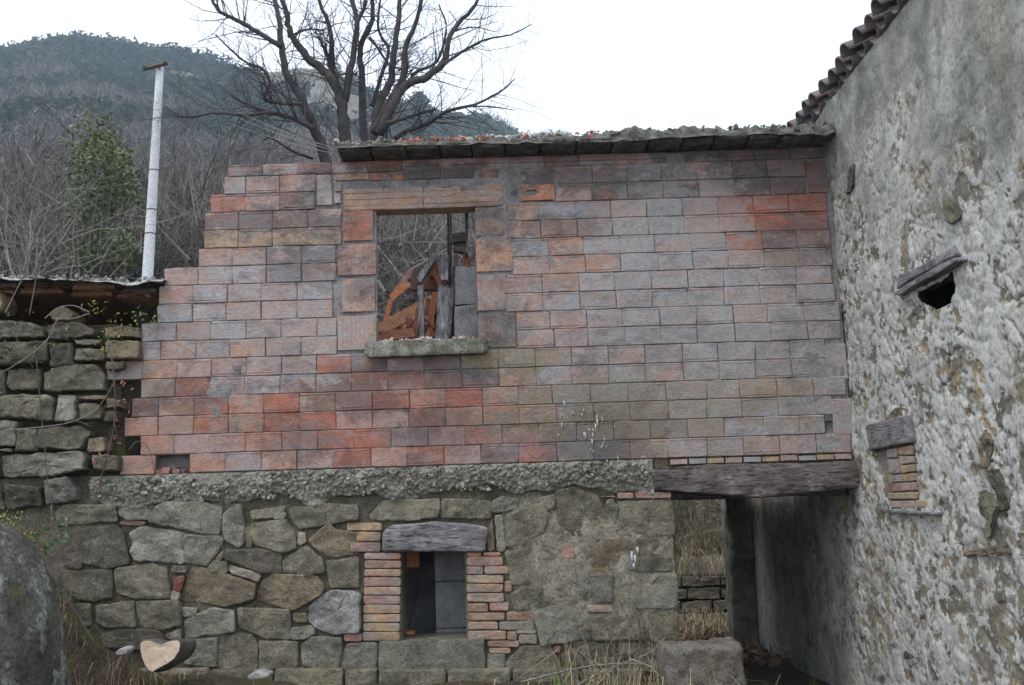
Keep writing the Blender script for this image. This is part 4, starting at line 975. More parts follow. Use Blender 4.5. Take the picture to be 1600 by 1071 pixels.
W = lambda x, y: (570 + x / 4.12, 310 + y / 4.12)
G_, O_, R_ = (.25, .24, .25), TONE['O'], TONE['R']
plank(W(650, 910), W(655, 700), 34, .30, .12, MSLAB, 'lower of two dark concrete blocks at right in the upper window', 'block', 'concrete_block')
plank(W(652, 695), W(655, 455), 33, .30, .12, MSLAB, 'upper of two dark concrete blocks at right in the upper window', 'block', 'concrete_block', tilt=.02)
plank(W(590, 1000), W(545, 450), 6, .5, .08, MDARKMETAL, 'dark post between the grey timber and the concrete blocks', 'post', 'post')
plank(W(495, 930), W(520, 575), 20, .42, .08, MWGREYV, 'broad grey timber leaning upright in the upper window', 'timber', 'timber')
plank(W(540, 900), W(585, 370), 5, .38, .06, MBEAM, 'narrow dark red-brown strip beside the broad grey timber', 'timber', 'timber', tilt=.05)
plank(W(368, 930), W(362, 560), 8, .36, .06, MWGREYV, 'thin upright grey-violet post in the middle of the upper window', 'post', 'post')
plank(W(345, 540), W(455, 375), 9, .34, .12, MWGREYV, 'slanting grey board topping the debris, lower end left', 'board', 'board', tilt=.1)
plank(W(513, 530), W(513, 370), 11, .36, .1, MWGREYV, 'short upright grey board at the top of the debris', 'board', 'board')
plank(W(440, 465), W(505, 570), 9, .5, .1, MTILE, 'short orange tile slanting down under the grey boards', 'tile', 'roof_tile', R_)
plank(W(420, 470), W(470, 470), 22, .6, .1, MTILE, 'square red clay tile behind the slanting grey board', 'tile', 'roof_tile', (.38, .14, .08))
plank(W(320, 560), W(470, 560), 18, .66, .1, MTILE, 'dark red clay tile lying level under the slanting board', 'tile', 'roof_tile', (.22, .10, .07))
plank(W(90, 850), W(440, 660), 20, .8, .04, MTILE, 'long hollow clay board sloping up from the lower left of the window', 'clay board', 'clay_board', (.40, .21, .12), .3)
plank(W(90, 880), W(430, 740), 15, .9, .05, MTILE, 'darker clay board lying under the long sloping one', 'clay board', 'clay_board', (.20, .10, .07), .3)
plank(W(140, 770), W(165, 650), 7, 1.0, .04, MTILE, 'short upright orange tile edge at left in the debris', 'tile', 'roof_tile', O_)
plank(W(170, 640), W(270, 560), 11, 1.0, .04, MTILE, 'small orange tile slanting up at left in the debris', 'tile', 'roof_tile', O_)
plank(W(200, 600), W(300, 470), 9, 1.15, .04, MTILE, 'pinkish tile slanting up to the left side peak of debris', 'tile', 'roof_tile', (.35, .22, .19))
plank(W(320, 590), W(325, 465), 11, 1.1, .05, MTILE, 'dark short tile stub at the left side peak of debris', 'tile', 'roof_tile', (.12, .08, .06))
plank(W(405, 930), W(450, 620), 9, .62, .05, MTILE, 'bright orange tile standing left of the broad grey timber', 'tile', 'roof_tile', O_)
plank(W(385, 930), W(420, 650), 12, .72, .05, MTILE, 'brown clay tile standing behind the bright orange one', 'tile', 'roof_tile', (.28, .14, .09))
plank(W(325, 900), W(345, 700), 7, .55, .05, MTILE, 'narrow red tile just left of the thin violet post', 'tile', 'roof_tile', R_)
plank(W(95, 900), W(330, 870), 14, .55, .12, MTILE, 'flat orange clay slab along the bottom left of the window', 'tile', 'roof_tile', (.44, .19, .11))
plank(W(85, 935), W(190, 930), 9, .45, .1, MTILE, 'red clay lump at the bottom left corner of the window', 'tile', 'roof_tile', R_)
plank(W(560, 265), W(645, 255), 15, .42, .1, MBEAM, 'dark block hanging at the top of the debris near the right jamb', 'block', 'dark_block', tilt=.03)
plank(W(580, 320), W(650, 330), 12, .46, .1, MBEAM, 'dark block just under the topmost one near the right jamb', 'block', 'dark_block')
plank(W(650, 365), W(662, 450), 10, .5, .08, MTILE, 'crumpled red tile piece above the concrete blocks', 'tile', 'roof_tile', R_)
plank(W(658, 60), W(655, 370), 4, .3, .05, MBEAM, 'narrow dark timber post beside the right window jamb', 'post', 'post')
for k, (x0, x1) in enumerate(((533, 535), (551, 551))):
    mb = MB(); V, Q, T = tube([P(*W(x0, 40), .5), P(*W(x1 + 2, 200), .5), P(*W(x1, 560), .5)], [.011] * 3, 6); mb.add(V, Q, T)
    tag(mb.build("iron_rod", MDARKMETAL), ('left' if k == 0 else 'right') + ' of two thin iron rods hanging in the upper window', 'rod', 'iron rods in the upper window')
mb = MB(); V, Q, T = tube(smooth_line([P(*W(535, 215), .48), P(*W(560, 250), .45), P(*W(600, 225), .45), P(*W(545, 290), .45), P(*W(585, 350), .45)], 5), [.005] * 21, 4); mb.add(V, Q, T)
tag(mb.build("wire_tangle", MDARKMETAL), 'tangled dark wire looped round the iron rods', 'wire')
def rpos(r2): return np.array([r2.uniform(WX0 + .02, WX1 - .02), r2.uniform(-.01, .14), WZ0 + .005 + r2.uniform(0, .015)])
tag(chips(90, rpos, .010, .035, "sill_rubble", MRUB, None, 14, lambda q, r2: r2.choice([r2.uniform(.5, .78), r2.uniform(.83, 1)], p=[.6, .4]), .5), 'white and orange rubble crumbs lying along the upper window sill', 'rubble')
def hpos(r2):
    while True:
        x, y = r2.uniform(592, 700), r2.uniform(440, 540)
        if y > 535 - (x - 588) * .62 + r2.uniform(0, 25): return P(x, y, r2.uniform(.6, 1.15))
tag(chips(480, hpos, .02, .07, "tile_rubble", MRUB, None, 19, lambda q, r2: r2.choice([r2.uniform(.1, .4), r2.uniform(.83, 1)], p=[.35, .65]), .22), 'broken orange tile pieces heaped between the boards in the upper window', 'rubble')
def hpos2(r2):
    while True:
        x, y = r2.uniform(592, 735), r2.uniform(430, 545)
        if y > 520 - max(0, (x - 588)) * .5 + r2.uniform(0, 40): return P(x, y, r2.uniform(.5, .75))
tag(chips(150, hpos2, .025, .06, "clay_rubble", MRUB, None, 23, lambda q, r2: r2.choice([r2.uniform(.1, .35), r2.uniform(.83, 1)], p=[.3, .7]), .25), 'crumbled red and orange clay bits filling the gaps between the leaning boards', 'rubble')
# heap of rubble on the floor that carries the debris
hx = np.linspace(-2.0, .6, 60); hy = np.linspace(.26, 2.6, 50); X_, Y_ = np.meshgrid(hx, hy, indexing='ij'); p_ = np.stack([X_.ravel(), Y_.ravel(), 0 * X_.ravel()], 1)
p_[:, 2] = 2.02 + .95 * np.exp(-((p_[:, 0] + .6) / .95) ** 2) * sstep(3.2, .9, p_[:, 1]) + .06 * fbm(p_, 4, 4, 9)
tag(mk("rubble_heap", p_, grid(60, 50), MMOSS, None, kind="stuff", center=False), 'heap of fallen roof rubble on the upper floor behind the window', 'rubble')

# ------------------------------------------------------------------ dry stone wall at left, shed roof above it
dry = tag(empty("dry_stone_wall", (-4.2, .1, .6)), 'dry stone wall of large mossy blocks left of the brickwork', 'wall')
SE = [([(200, 290), (260, 275), (340, 280), (405, 310), (400, 340), (250, 355), (200, 350)], 'd'), ([(-60, 275), (100, 275), (190, 300), (195, 345), (-60, 350)], 'd'), ([(-80, 365), (205, 360), (210, 440), (150, 455), (-80, 460)], 'd'),
      ([(210, 365), (310, 365), (315, 460), (215, 465)], 'd'), ([(312, 352), (425, 350), (425, 376), (320, 380)], 'o'), ([(320, 390), (440, 385), (445, 440), (320, 445)], 'o'), ([(35, 480), (170, 465), (180, 560), (60, 570), (35, 545)], 'd'),
      ([(185, 490), (260, 455), (400, 452), (445, 500), (445, 565), (190, 570)], 'o'), ([(-70, 590), (130, 575), (225, 590), (225, 695), (100, 680), (-70, 670)], 'o'), ([(235, 575), (320, 578), (325, 695), (240, 700)], 'g'),
      ([(330, 585), (445, 580), (445, 605), (335, 605)], 'b'), ([(330, 620), (410, 612), (430, 650), (425, 680), (335, 690)], 'o'), ([(-40, 692), (75, 692), (75, 800), (-40, 800)], 'g'), ([(78, 725), (158, 722), (160, 820), (75, 822)], 'o'),
      ([(165, 720), (330, 712), (380, 740), (340, 810), (165, 812)], 'o'), ([(0, 840), (160, 822), (340, 818), (370, 850), (365, 900), (200, 925), (10, 930)], 'g'), ([(25, 960), (175, 965), (178, 1050), (30, 1060)], 'd'),
      ([(180, 935), (290, 920), (325, 980), (320, 1020), (190, 1050)], 'g'), ([(-70, 475), (28, 475), (28, 580), (-70, 585)], 'd'), ([(368, 760), (450, 755), (450, 818), (370, 825)], 'b'), ([(-60, 805), (60, 805), (60, 820), (-60, 822)], 'o'),
      ([(448, 440), (520, 445), (520, 475), (448, 478)], 'b'), ([(448, 600), (510, 600), (510, 640), (448, 640)], 'b'), ([(448, 650), (500, 650), (495, 700), (430, 700)], 'd'), ([(-60, 845), (-2, 845), (0, 930), (-60, 935)], 'd'), ([(-60, 950), (20, 955), (25, 1060), (-60, 1060)], 'd'),
      ([(430, 300), (520, 290), (590, 300), (590, 345), (440, 345)], 'b'), ([(435, 350), (590, 352), (590, 432), (450, 436)], 'b'), ([(380, 830), (500, 835), (500, 900), (385, 900)], 'd')]
for pts, c in SE: stone('E', pts, c, .03, parent=dry, Y0=-.04 + rg.normal() * .015, dep=.25, rgh=1.7, gap=.003)
stone('E', [(215, 245), (265, 212), (322, 250), (305, 275), (230, 275)], 'b', .06, parent=dry, Y0=0.0, dep=.2)
stone('E', [(-30, 150), (15, 165), (25, 210), (10, 235), (-30, 240)], 't', .06, parent=dry, Y0=0.0, dep=.2)
xs = np.arange(-5.4, -3.2, .05); zs = np.arange(.3, 3.32, .05); XX, ZZ = np.meshgrid(xs, zs, indexing='ij'); pp = np.stack([XX.ravel(), 0 * XX.ravel() + .07, ZZ.ravel()], 1); pp[:, 1] += .03 * fbm(pp, 4, 4, 3)
okk = pp[:, 0] < np.interp(pp[:, 2], [1.9, 2.5, 2.9, 3.3, 3.5], [-3.22, -3.22, -3.3, -3.35, -3.4]); Q = grid(len(xs), len(zs)); Q = Q[okk[Q].all(1)]
mk("earth_fill", pp, Q, MSOIL, dry)
slab("wall_core", -5.4, -3.24, .12, .5, .2, 3.28, MSOIL, dry, .02, .1)
shed = tag(empty("shed_roof", (-4.5, .6, 3.7)), 'sagging edge of a low tiled shed roof over a dark gap at left', 'roof')
ex = [(-40, 428), (60, 432), (140, 433), (200, 437), (255, 434)]
def edgez(x, Y): # world z of the edge at world x
    q = [P(a_, b_, Y) for a_, b_ in ex]; return np.interp(x, [v[0] for v in q], [v[2] for v in q])
x = -5.3; i = 0; xe = XZ(256, 3.75, -.1)
while x < xe - .05:
    w = rg.uniform(.28, .46); x2 = min(x + w, xe); z = edgez((x + x2) / 2, -.1)
    y0 = -.14 + rg.normal() * .03; a_ = rg.normal() * .012
    slab("roof_tile", x + .004, x2 - .004, y0 + .05, 2.6, z - .115 + a_, z - .08 + a_, MTILE, shed, .006, .06, i, color=(.30, .17, .11))
    slab("roof_tile", x + .06, x2 + .05 if x2 < xe else xe, y0 + rg.normal() * .02, 2.6, z - .075 + a_, z - .045, MTILE, shed, .006, .06, i + 50, color=[(.22, .12, .09), (.33, .2, .13), (.2, .18, .15)][i % 3]); x = x2; i += 1
nx, ny = 130, 90; xs_ = np.linspace(-5.35, xe, nx); ys_ = np.linspace(-.16, 2.6, ny); X_, Y_ = np.meshgrid(xs_, ys_, indexing='ij'); p_ = np.stack([X_.ravel(), Y_.ravel(), 0 * X_.ravel()], 1)
p_[:, 1] += .035 * fbm(p_, 6, 4, 2) * (p_[:, 1] < -.1); p_[:, 2] = edgez(p_[:, 0], -.1) - .045 + .03 * sstep(-.17, -.05, p_[:, 1]) + .022 * fbm(p_, 7, 5, 4)
mk("mortar_cap", p_, grid(nx, ny), m_mortar("pale_mortar", (.25, .25, .24), (.42, .42, .41)), shed)
chips(420, lambda r2: (lambda x: np.array([x, r2.uniform(-.15, .25), edgez(x, -.1) - .012 + r2.uniform(0, .012)]))(r2.uniform(-5.3, xe)), .008, .026, "roof_rubble", MRUB, shed, 15, lambda q, r2: r2.uniform(.15, .78))
slab("back_wall", -5.3, -3.1, 2.5, 2.7, 2.0, 3.66, MSOIL, shed, .02, .2)
slab("inner_wall", -3.32, -3.2, .3, 2.7, 2.05, 3.66, MSOIL, shed, .01, .2)
slab("end_wall", -5.5, -5.3, -.0, 2.7, 2.0, 3.66, MSOIL, shed, .02, .2)
wn_ = XZ(248, 3.5) 
# timber scrap hanging in the gap
plank((234, 462), (231, 474), 4, .0, .02, MCUT, 'tiny pale wood scrap hanging in the dark gap under the shed roof', 'scrap', 'wood_scrap', group=None) if False else None

# ------------------------------------------------------------------ the neighbouring house at right
house = tag(empty("plastered_house", (XR, -1, .1)), 'tall old house side with flaking whitewashed plaster at right', 'house')
EAZ = PX(1290, 176, XR)[2] + .05
ys = np.arange(-4.6, 5.2, .0145); zs = np.arange(-.15, EAZ, .0145)
YY, ZZ = np.meshgrid(ys, zs, indexing='ij'); Y1, Z1 = YY.ravel(), ZZ.ravel(); p3 = np.stack([0 * Y1, Y1, Z1], 1)
n_big = fbm(p3, .7, 4, 201); n_mid = fbm(p3, 3.2, 5, 203); n_fin = fbm(p3, 14, 4, 205)
w1, w2, wc = worley(Y1 * 4.2 + .3 * n_mid, Z1 * 5.6 + .35 * n_mid, 301, .85)
stonebump = sstep(.02, .30, w2 - w1) * (.4 + wc)
inner = sstep(.15, .9, Y1)
upper = np.clip(sstep(3.1, 4.35, Z1 + .6 * n_big + .75 * n_mid + .3 * n_fin - .22 * (Y1 + 1.5)), 0, 1)
n_vf = fbm(p3, 34, 3, 207)
fl = n_mid * .42 + n_fin * .5 + n_vf * .22 + .52 - .3 * n_big + .2 * (wc - .5)
upper = np.maximum(upper, inner * (.62 + .35 * n_mid)); fl = fl + .35 * inner
flake = sstep(.22, .30, fl)
f1, f2, c2 = worley(Y1 * 15 + n_fin * .6, Z1 * 17 + n_fin * .6, 401)
chipm = (c2 > .72) & (fl < .62); flake = np.where(chipm, flake * .1, flake)
ochre = sstep(.25, .7, fbm(p3 * [1, 1.5, .55], 1.9, 4, 221)) * sstep(3.0, 2.2, Z1) * (1 - flake * .85) * .5
f3, f4, c3 = worley(Y1 * 6 + n_mid * .9, Z1 * 6 + n_mid * .9, 421)
crack = (1 - sstep(.02, .07, f4 - f3)) * (fbm(p3, 2.4, 4, 231) > .12) * (1 - upper)
xo = XR + .012 - (.009 * stonebump * (1 - .5 * upper) + .005 * n_mid + .006 * flake * (1 - upper) + .002 * n_fin) * (1 - .45 * inner) - .035 * n_big + .02 * crack + .006 * (1 - sstep(0, .2, f2 - f1)) * (1 - upper)
hole_c = [PX(*q, XR)[1:] for q in ((1432, 458), (1470, 441), (1486, 426), (1489, 455), (1484, 470), (1462, 482), (1438, 470))]
def inpoly(y, z, poly):
    c = np.zeros(y.shape, bool); n = len(poly)
    for i in range(n):
        (a_, b_), (c_, d_) = poly[i], poly[(i + 1) % n]
        m = ((b_ > z) != (d_ > z)); c ^= m & (y < (c_ - a_) * (z - b_) / (d_ - b_ + 1e-12) + a_)
    return c
inh = inpoly(Y1, Z1, hole_c)
panel = [PX(*q, XR)[1:] for q in ((1362, 702), (1424, 692), (1434, 785), (1392, 798))]
inp = inpoly(Y1, Z1, panel)
inp_n = np.where(inp, 1.0, 0.0)
xo = np.where(inp, XR + .03 + .004 * n_fin, xo); flake = np.where(inp, flake * .5, flake)
keep = ~inh
p3 = np.stack([xo, Y1, Z1], 1); Q = grid(len(ys), len(zs)); Q = Q[keep[Q].all(1)]
pw = mk("side_wall", p3, Q, MPLAS, house, attrs=dict(flake=np.where(inp, -1, np.where(chipm, -.3, fl)), ochre=ochre, upper=upper, crack=np.clip(crack, 0, 1) * .85, cell=wc))
hc_ = np.mean(hole_c, 0); hb = MB()
V = boxV(XR + .05, XR + .55, hc_[0] - .42, hc_[0] + .42, hc_[1] - .32, hc_[1] + .32); hb.add(V, BOXF[[1, 2, 3, 4, 5]][:, ::-1]); hb.build("wall_niche", MSOIL, house, smooth=False)
# masonry behind the face, cut round the niche
cb = MB()
def cbx(y0, y1, z0, z1): cb.add(boxV(XR + .1, XR + .6, y0, y1, z0, z1), BOXF)
cbx(-4.6, hc_[0] - .42, -.15, EAZ - .02); cbx(hc_[0] + .42, 5.18, -.15, EAZ - .02); cbx(hc_[0] - .42, hc_[0] + .42, -.15, hc_[1] - .32); cbx(hc_[0] - .42, hc_[0] + .42, hc_[1] + .32, EAZ - .02)
cb.build("wall_core", MMORT2, house, smooth=False)
slab("front_wall", XR + .61, XR + 6, -4.6, -4.2, -.15, EAZ, MPLAS, house, .01, .4); slab("rear_wall", XR + .61, XR + 6, 4.8, 5.18, -.15, EAZ, MPLAS, house, .01, .4)
# beams on the side wall (each runs along Y on the wall face)
def wallbeam(name, pts, mat, proud, X0=XR - .005, seed=0, label=None, dep=.15, rgh=.5, gap=.002, color=None):
    w = [PX(*q, X0)[1:] for q in pts]; V, F = stone_mesh(w, proud, dep, 500 + seed, gap, 0, rgh, 'x', X0)
    F = [F[0][:, ::-1], F[1][:, ::-1]]
    o = mk(name, V, F, mat, house, True, None, None, color)
    if label: o["label"] = label
    return o
MWY = m_wood("grey_board_along", (.17, .155, .155), (.36, .34, .345)); 
for nd in MWY.node_tree.nodes:
    if nd.type == 'MAPPING': nd.inputs["Scale"].default_value = (12, 1, 12)
N2 = lambda x, y: (1330 + x / 7.14, 370 + y / 7.14)
wallbeam("niche_lintel", [N2(570, 560), N2(590, 420), N2(720, 370), N2(1050, 170), N2(1150, 110), N2(1200, 215), N2(900, 380), N2(700, 490), N2(580, 600)], MWY, .03, seed=1)
wallbeam("niche_board", [N2(540, 630), N2(700, 520), N2(1000, 340), N2(1230, 222), N2(1262, 270), N2(1100, 385), N2(800, 545), N2(640, 640), N2(560, 670)], MWY, .05, seed=2)
O2 = lambda x, y: (1320 + x / 5.355, 620 + y / 5.355)
wallbeam("blocked_window_lintel", [O2(205, 235), O2(550, 148), O2(578, 390), O2(420, 415), O2(220, 460)], MWY, .03, seed=3)
for i, (pts, c) in enumerate([([(355, 440), (440, 428), (440, 510), (360, 515)], 'G'), ([(360, 525), (445, 515), (462, 645), (375, 650)], 'G'), ([(375, 660), (470, 650), (478, 715), (380, 718)], 'G'), ([(380, 725), (478, 720), (485, 795), (385, 797)], 'R'), ([(450, 430), (568, 400), (572, 490), (452, 490)], 'T'),
                             ([(455, 495), (575, 495), (578, 560), (462, 570)], 'T'), ([(462, 575), (582, 562), (590, 630), (472, 645)], 'T'), ([(480, 650), (600, 635), (603, 708), (485, 715)], 'T'), ([(485, 720), (605, 712), (608, 785), (490, 792)], 'K'), ([(365, 805), (610, 795), (612, 855), (370, 862)], 'T'), ([(360, 870), (590, 868), (592, 935), (360, 932)], 'K'),
                             ([(596, 862), (692, 865), (694, 935), (598, 935)], 'T')]):
    wallbeam("brick", [O2(*q) for q in pts], MB_, .006, XR + .01, 10 + i, rgh=.4, gap=.003, color=np.array(TONE[c]) * (1.15 if c in 'TK' else 1))
wallbeam("slate_ledge", [O2(355, 940), O2(800, 965), O2(790, 1000), O2(360, 975)], MSLAB, .03, seed=30)
for i, pts in enumerate([[(1524, 700), (1540, 668), (1552, 690), (1545, 730), (1530, 735)], [(1520, 770), (1540, 765), (1562, 790), (1548, 845), (1532, 830)], [(1548, 735), (1562, 730), (1582, 790), (1560, 800)], [(1510, 860), (1580, 850), (1582, 866), (1512, 870)], [(1478, 300), (1496, 315), (1500, 340), (1484, 352), (1474, 330)], [(1322, 270), (1336, 255), (1337, 290), (1325, 305)], [(1390, 655), (1400, 635), (1415, 640), (1412, 660)], [(1545, 925), (1570, 922), (1572, 940), (1548, 944)], [(1412, 985), (1440, 982), (1442, 1030), (1418, 1030)]]):
    wallbeam("stone", pts, MS, .004, XR + .004, 60 + i, rgh=1.3, color=(STC['b'], STC['o'], STC['d'])[i % 3], dep=.1)
# roof: canal tiles ending in a row over the wall, with the undertile course
rf = house
EZ = EAZ + .02
def canal(L, r0, r1, up=True, th=.016, n=9):
    V = []
    for s_, rr_ in ((0, r0), (L, r1)):
        for rad_ in (rr_, rr_ - th):
            for a_ in np.linspace(0, np.pi, n): V.append([s_, rad_ * math.cos(a_), rad_ * math.sin(a_) * (1 if up else -1)])
    Q = []
    for j in range(n - 1): Q += [[j, j + 1, 2 * n + j + 1, 2 * n + j], [n + j, 3 * n + j, 3 * n + j + 1, n + j + 1], [j, n + j, n + j + 1, j + 1], [2 * n + j, 2 * n + j + 1, 3 * n + j + 1, 3 * n + j]]
    Q += [[0, 2 * n, 3 * n, n], [n - 1, 2 * n - 1, 4 * n - 1, 3 * n - 1]]
    me = mesh_np("roof_tile", V, np.array(Q), True); me.materials.append(MTILE); return me
cm, cu = canal(.46, .092, .08), canal(.46, .085, .08, False)
for k, yk in enumerate(np.arange(-4.5, .75, .238)):
    for j in range(3):
        c = np.array([(.20, .18, .175), (.26, .20, .18), (.16, .15, .155)][(k + j) % 3]) * rg.uniform(.9, 1.1)
        x = XR - .085 + rg.normal() * .02 + j * .38; z = EZ + .055 + .15 * j * .95
        inst("roof_tile", cm, (x, yk + rg.normal() * .008, z + rg.normal() * .008), rf, (0, -.36, rg.normal() * .03), None, c)
        inst("roof_tile", cu, (x + .05, yk + .119, z - .0), rf, (0, -.36, rg.normal() * .02), None, c * .9)
slab("eave_board", XR - .03, XR + 2, -4.6, .9, EZ - .03, EZ + .02, MBEAM, house, .006, .12, 3)
slab("roof_slab", XR + .95, XR + 6, -4.6, 5.2, EZ + .35, EZ + .45, MTILE, house, .01, .4, 3, color=(.2, .15, .13))

slab("end_pier", P(1143, 900, 4.05)[0], XR + .03, 4.05, 4.45, -.1, 2.5, MS, ruin, .03, .03, 4, color=(.30, .275, .225))
# wall pier at the far end of the passage and the bank beyond
rt = tag(empty("retaining_wall", (2.3, 8, -.1)), 'low dark retaining wall under dry grass seen through the passage', 'wall')
ry = 7.25; rows_ = [(-.15, .08), (.09, .27), (.28, .45), (.46, .62)]
for j, (z0, z1) in enumerate(rows_):
    x = .9 - j * .13
    while x < 5.2:
        w = rg.uniform(.22, .5); V, F = stone_mesh([(x, z0), (x + w, z0 + rg.normal() * .01), (x + w, z1), (x, z1 + rg.normal() * .01)], .05, .3, int(rg.integers(9999)), .008, ry, 1.4)
        mk("stone", V, F, MS, rt, True, None, None, np.array(STC['o']) * rg.uniform(.6, 1.05)); x += w
slab("earth_fill", .8, 5.4, ry + .06, ry + .95, -.2, .62, MSOIL, rt, .02, .1)

# grass on the bank beyond, dry stalks and brambles in front of the wall
def blades(n, fpos, lmin, lmax, w, name, mat, seed, droop=.5, vr=(0, 1), parent=None, kind="stuff", label=None, cat=None):
    r2 = np.random.default_rng(seed); B0 = np.array([fpos(r2) for _ in range(n)]); L = r2.uniform(lmin, lmax, n)[:, None]
    th = r2.uniform(0, 2 * np.pi, n); out = np.stack([np.cos(th), np.sin(th), 0 * th], 1); sd_ = np.stack([-np.sin(th), np.cos(th), 0 * th], 1)
    lean = r2.uniform(.05, 1, n)[:, None] * droop; up = np.array([0, 0, 1.])
    P1 = B0 + (up * .55 + out * lean * .35) * L; P2 = B0 + (up * (1 - lean * .6) + out * lean) * L; ww = w * r2.uniform(.5, 1.2, n)[:, None]
    V = np.stack([B0 - sd_ * ww, B0 + sd_ * ww, P1 - sd_ * ww * .7, P1 + sd_ * ww * .7, P2], 1).reshape(-1, 3)
    i_ = np.arange(n)[:, None] * 5; Q = np.hstack([i_, i_ + 1, i_ + 3, i_ + 2]); T = np.hstack([i_ + 2, i_ + 3, i_ + 4])
    mb = MB(); mb.add(V, Q, T, np.repeat(r2.uniform(*vr, n), 5)); o = mb.build(name, mat, parent, False, kind, center=False)
    if label: tag(o, label, cat)
    return o
def bankpos(r2):
    a_ = r2.uniform(rad(4), rad(17)); d_ = 16.65 + 13 * r2.random() ** 1.6; return on_hill(a_, d_)[0] - [0, 0, .03]
blades(15000, bankpos, .15, .55, .006, "bank_grass", MGRASS, 31, 1.1, (-.35, .75))
blades(260, lambda r2: np.array([r2.uniform(1.2, 3.4), 7.25 + r2.normal() * .05, .62 + r2.normal() * .05]), .3, .7, .006, "bank_roots", MGRASS, 32, 1.6, (.4, .8))
def gpos(x0, x1, y0, y1): return lambda r2: (lambda x, y: np.array([x, y, float(ground_z(x, y)) - .01]))(r2.uniform(x0, x1), r2.uniform(y0, y1))
blades(560, gpos(.3, 1.5, -1.5, -.15), .2, .75, .0035, "dry_grass", MGRASS, 33, 1.3)
blades(900, gpos(-4.6, 2.6, -2.8, -.2), .05, .22, .004, "short_grass", MGRASS, 34, 1.2)
blades(160, gpos(1.3, 2.4, -1.9, -.9), .15, .48, .006, "green_grass", MGREEN, 35, .6)
blades(120, gpos(.2, 1.2, -1.2, -.2), .1, .35, .006, "green_grass", MGREEN, 36, .8)
chips(3200, gpos(-4.8, .3, -2.6, -.1), .006, .034, "leaf_litter", m_veg("leaf_litter", [(.2, (.05, .035, .025)), (.5, (.13, .08, .055)), (.85, (.26, .2, .14))], 4), None, 37, None, .15)
blades(1300, gpos(-4.7, -2.7, -2.2, -.15), .08, .38, .0035, "dead_bracken", m_veg("dead_bracken", [(.2, (.06, .04, .028)), (.5, (.17, .11, .075)), (.9, (.33, .27, .19))], 3), 41, 1.8)
blades(700, gpos(-4.6, -2.2, -2.0, -.15), .03, .12, .006, "bank_moss", m_veg("bank_moss", [(.2, (.03, .04, .008)), (.8, (.11, .13, .03))], 2), 42, 1.5)
chips(900, lambda r2: np.array([r2.uniform(1.6, 3.6), r2.uniform(2.5, 7.2), .01]), .02, .09, "yard_litter", bpy.data.materials["dead_bracken"], None, 43, None, .3)
blades(1500, lambda r2: np.array([r2.uniform(1.6, 3.8), r2.uniform(4.5, 7.2), 0]), .08, .35, .005, "yard_grass", MGRASS, 44, 1.6)
rgb = np.random.default_rng(55)
def stem(name, pts, r0, r1, mat, label, cat, group=None, Y=-.5, twigs=0):
    w = np.array([P(x, y, Y if len(q) < 3 else q[2]) for q in pts for x, y in [q[:2]]]); L = smooth_line(w, 6)
    mb = MB(); V, Q, T = tube(L, np.linspace(r0, r1, len(L)), 5); mb.add(V, Q, T)
    for _ in range(twigs):
        j = rgb.integers(2, len(L) - 1); t_ = L[j] - L[j - 1]; t_ /= np.linalg.norm(t_); grow(mb, L[j], t_ + rgb.normal(size=3) * .6, rgb.uniform(.08, .25), r0 * .5, 2, rgb, 3, (3, 3, 3, 3))
    return tag(mb.build(name, mat), label, cat, group)
gb = 'dry bramble stems before the stone wall'
stem("bramble", [(815, 1066), (870, 1052), (930, 1040), (1000, 1038), (1050, 1052)], .008, .004, MBARKP, 'long pale bramble stem arching low from left to the grass', 'bramble', gb, -.7, 3)
stem("bramble", [(960, 1071), (962, 1040), (955, 1000), (942, 965)], .009, .004, MBARKM, 'dark upright bramble stem with thorns against the stone wall', 'bramble', gb, -.5, 5)
stem("bramble", [(1010, 1071), (1000, 1020), (1000, 985), (998, 960)], .007, .003, MBARKM, 'thin upright bramble stem left of the stone trough', 'bramble', gb, -.5, 5)
stem("bramble", [(900, 1071), (960, 1042), (1015, 1020), (1040, 995)], .007, .003, MBARKP, 'pale stem rising right toward the stone trough', 'bramble', gb, -.8, 3)
stem("bramble", [(985, 1030), (1020, 1045), (1040, 1071)], .006, .003, MGRASS, 'short straw stem bending right beside the trough', 'bramble', gb, -.9, 2)
stem("bramble", [(1075, 880, 7.4), (1090, 905, 7.2), (1110, 900, 7.2), (1062, 850, 7.4), (1080, 835, 7.4)], .012, .006, MBARKP, 'pale dead branch on the bank seen through the passage', 'branch', None, 7.4, 6)
stem("vine", [(55, 540), (62, 620), (70, 700), (75, 760), (95, 840)], .005, .003, MBARKM, 'thin vine hanging down the left dry stone blocks', 'vine', 'dry vines on the left wall', -.14, 4)
stem("vine", [(0, 585), (40, 560), (75, 530), (90, 500), (115, 498), (140, 490)], .005, .004, MBARKP, 'pale vine climbing over the topmost mossy block', 'vine', 'dry vines on the left wall', -.16, 3)
stem("vine", [(70, 498), (90, 482), (115, 478), (140, 488)], .005, .004, MBARKP, 'short pale vine arch above the topmost mossy block', 'vine', 'dry vines on the left wall', -.16, 1)
stem("vine", [(8, 490), (20, 465), (30, 445), (38, 428)], .005, .003, MBARKP, 'leftmost pale twig slanting across the dark gap', 'vine', 'dry vines on the left wall', -.2, 2)
stem("vine", [(46, 492), (52, 460), (58, 425), (60, 405)], .006, .003, MBARKM, 'brown twig standing across the dark gap', 'vine', 'dry vines on the left wall', -.2, 3)
stem("vine", [(175, 560), (180, 620), (176, 680), (160, 740), (145, 790)], .006, .004, MBARKM, 'vine with red dead leaves by the brickwork edge', 'vine', 'dry vines on the left wall', -.15, 8)
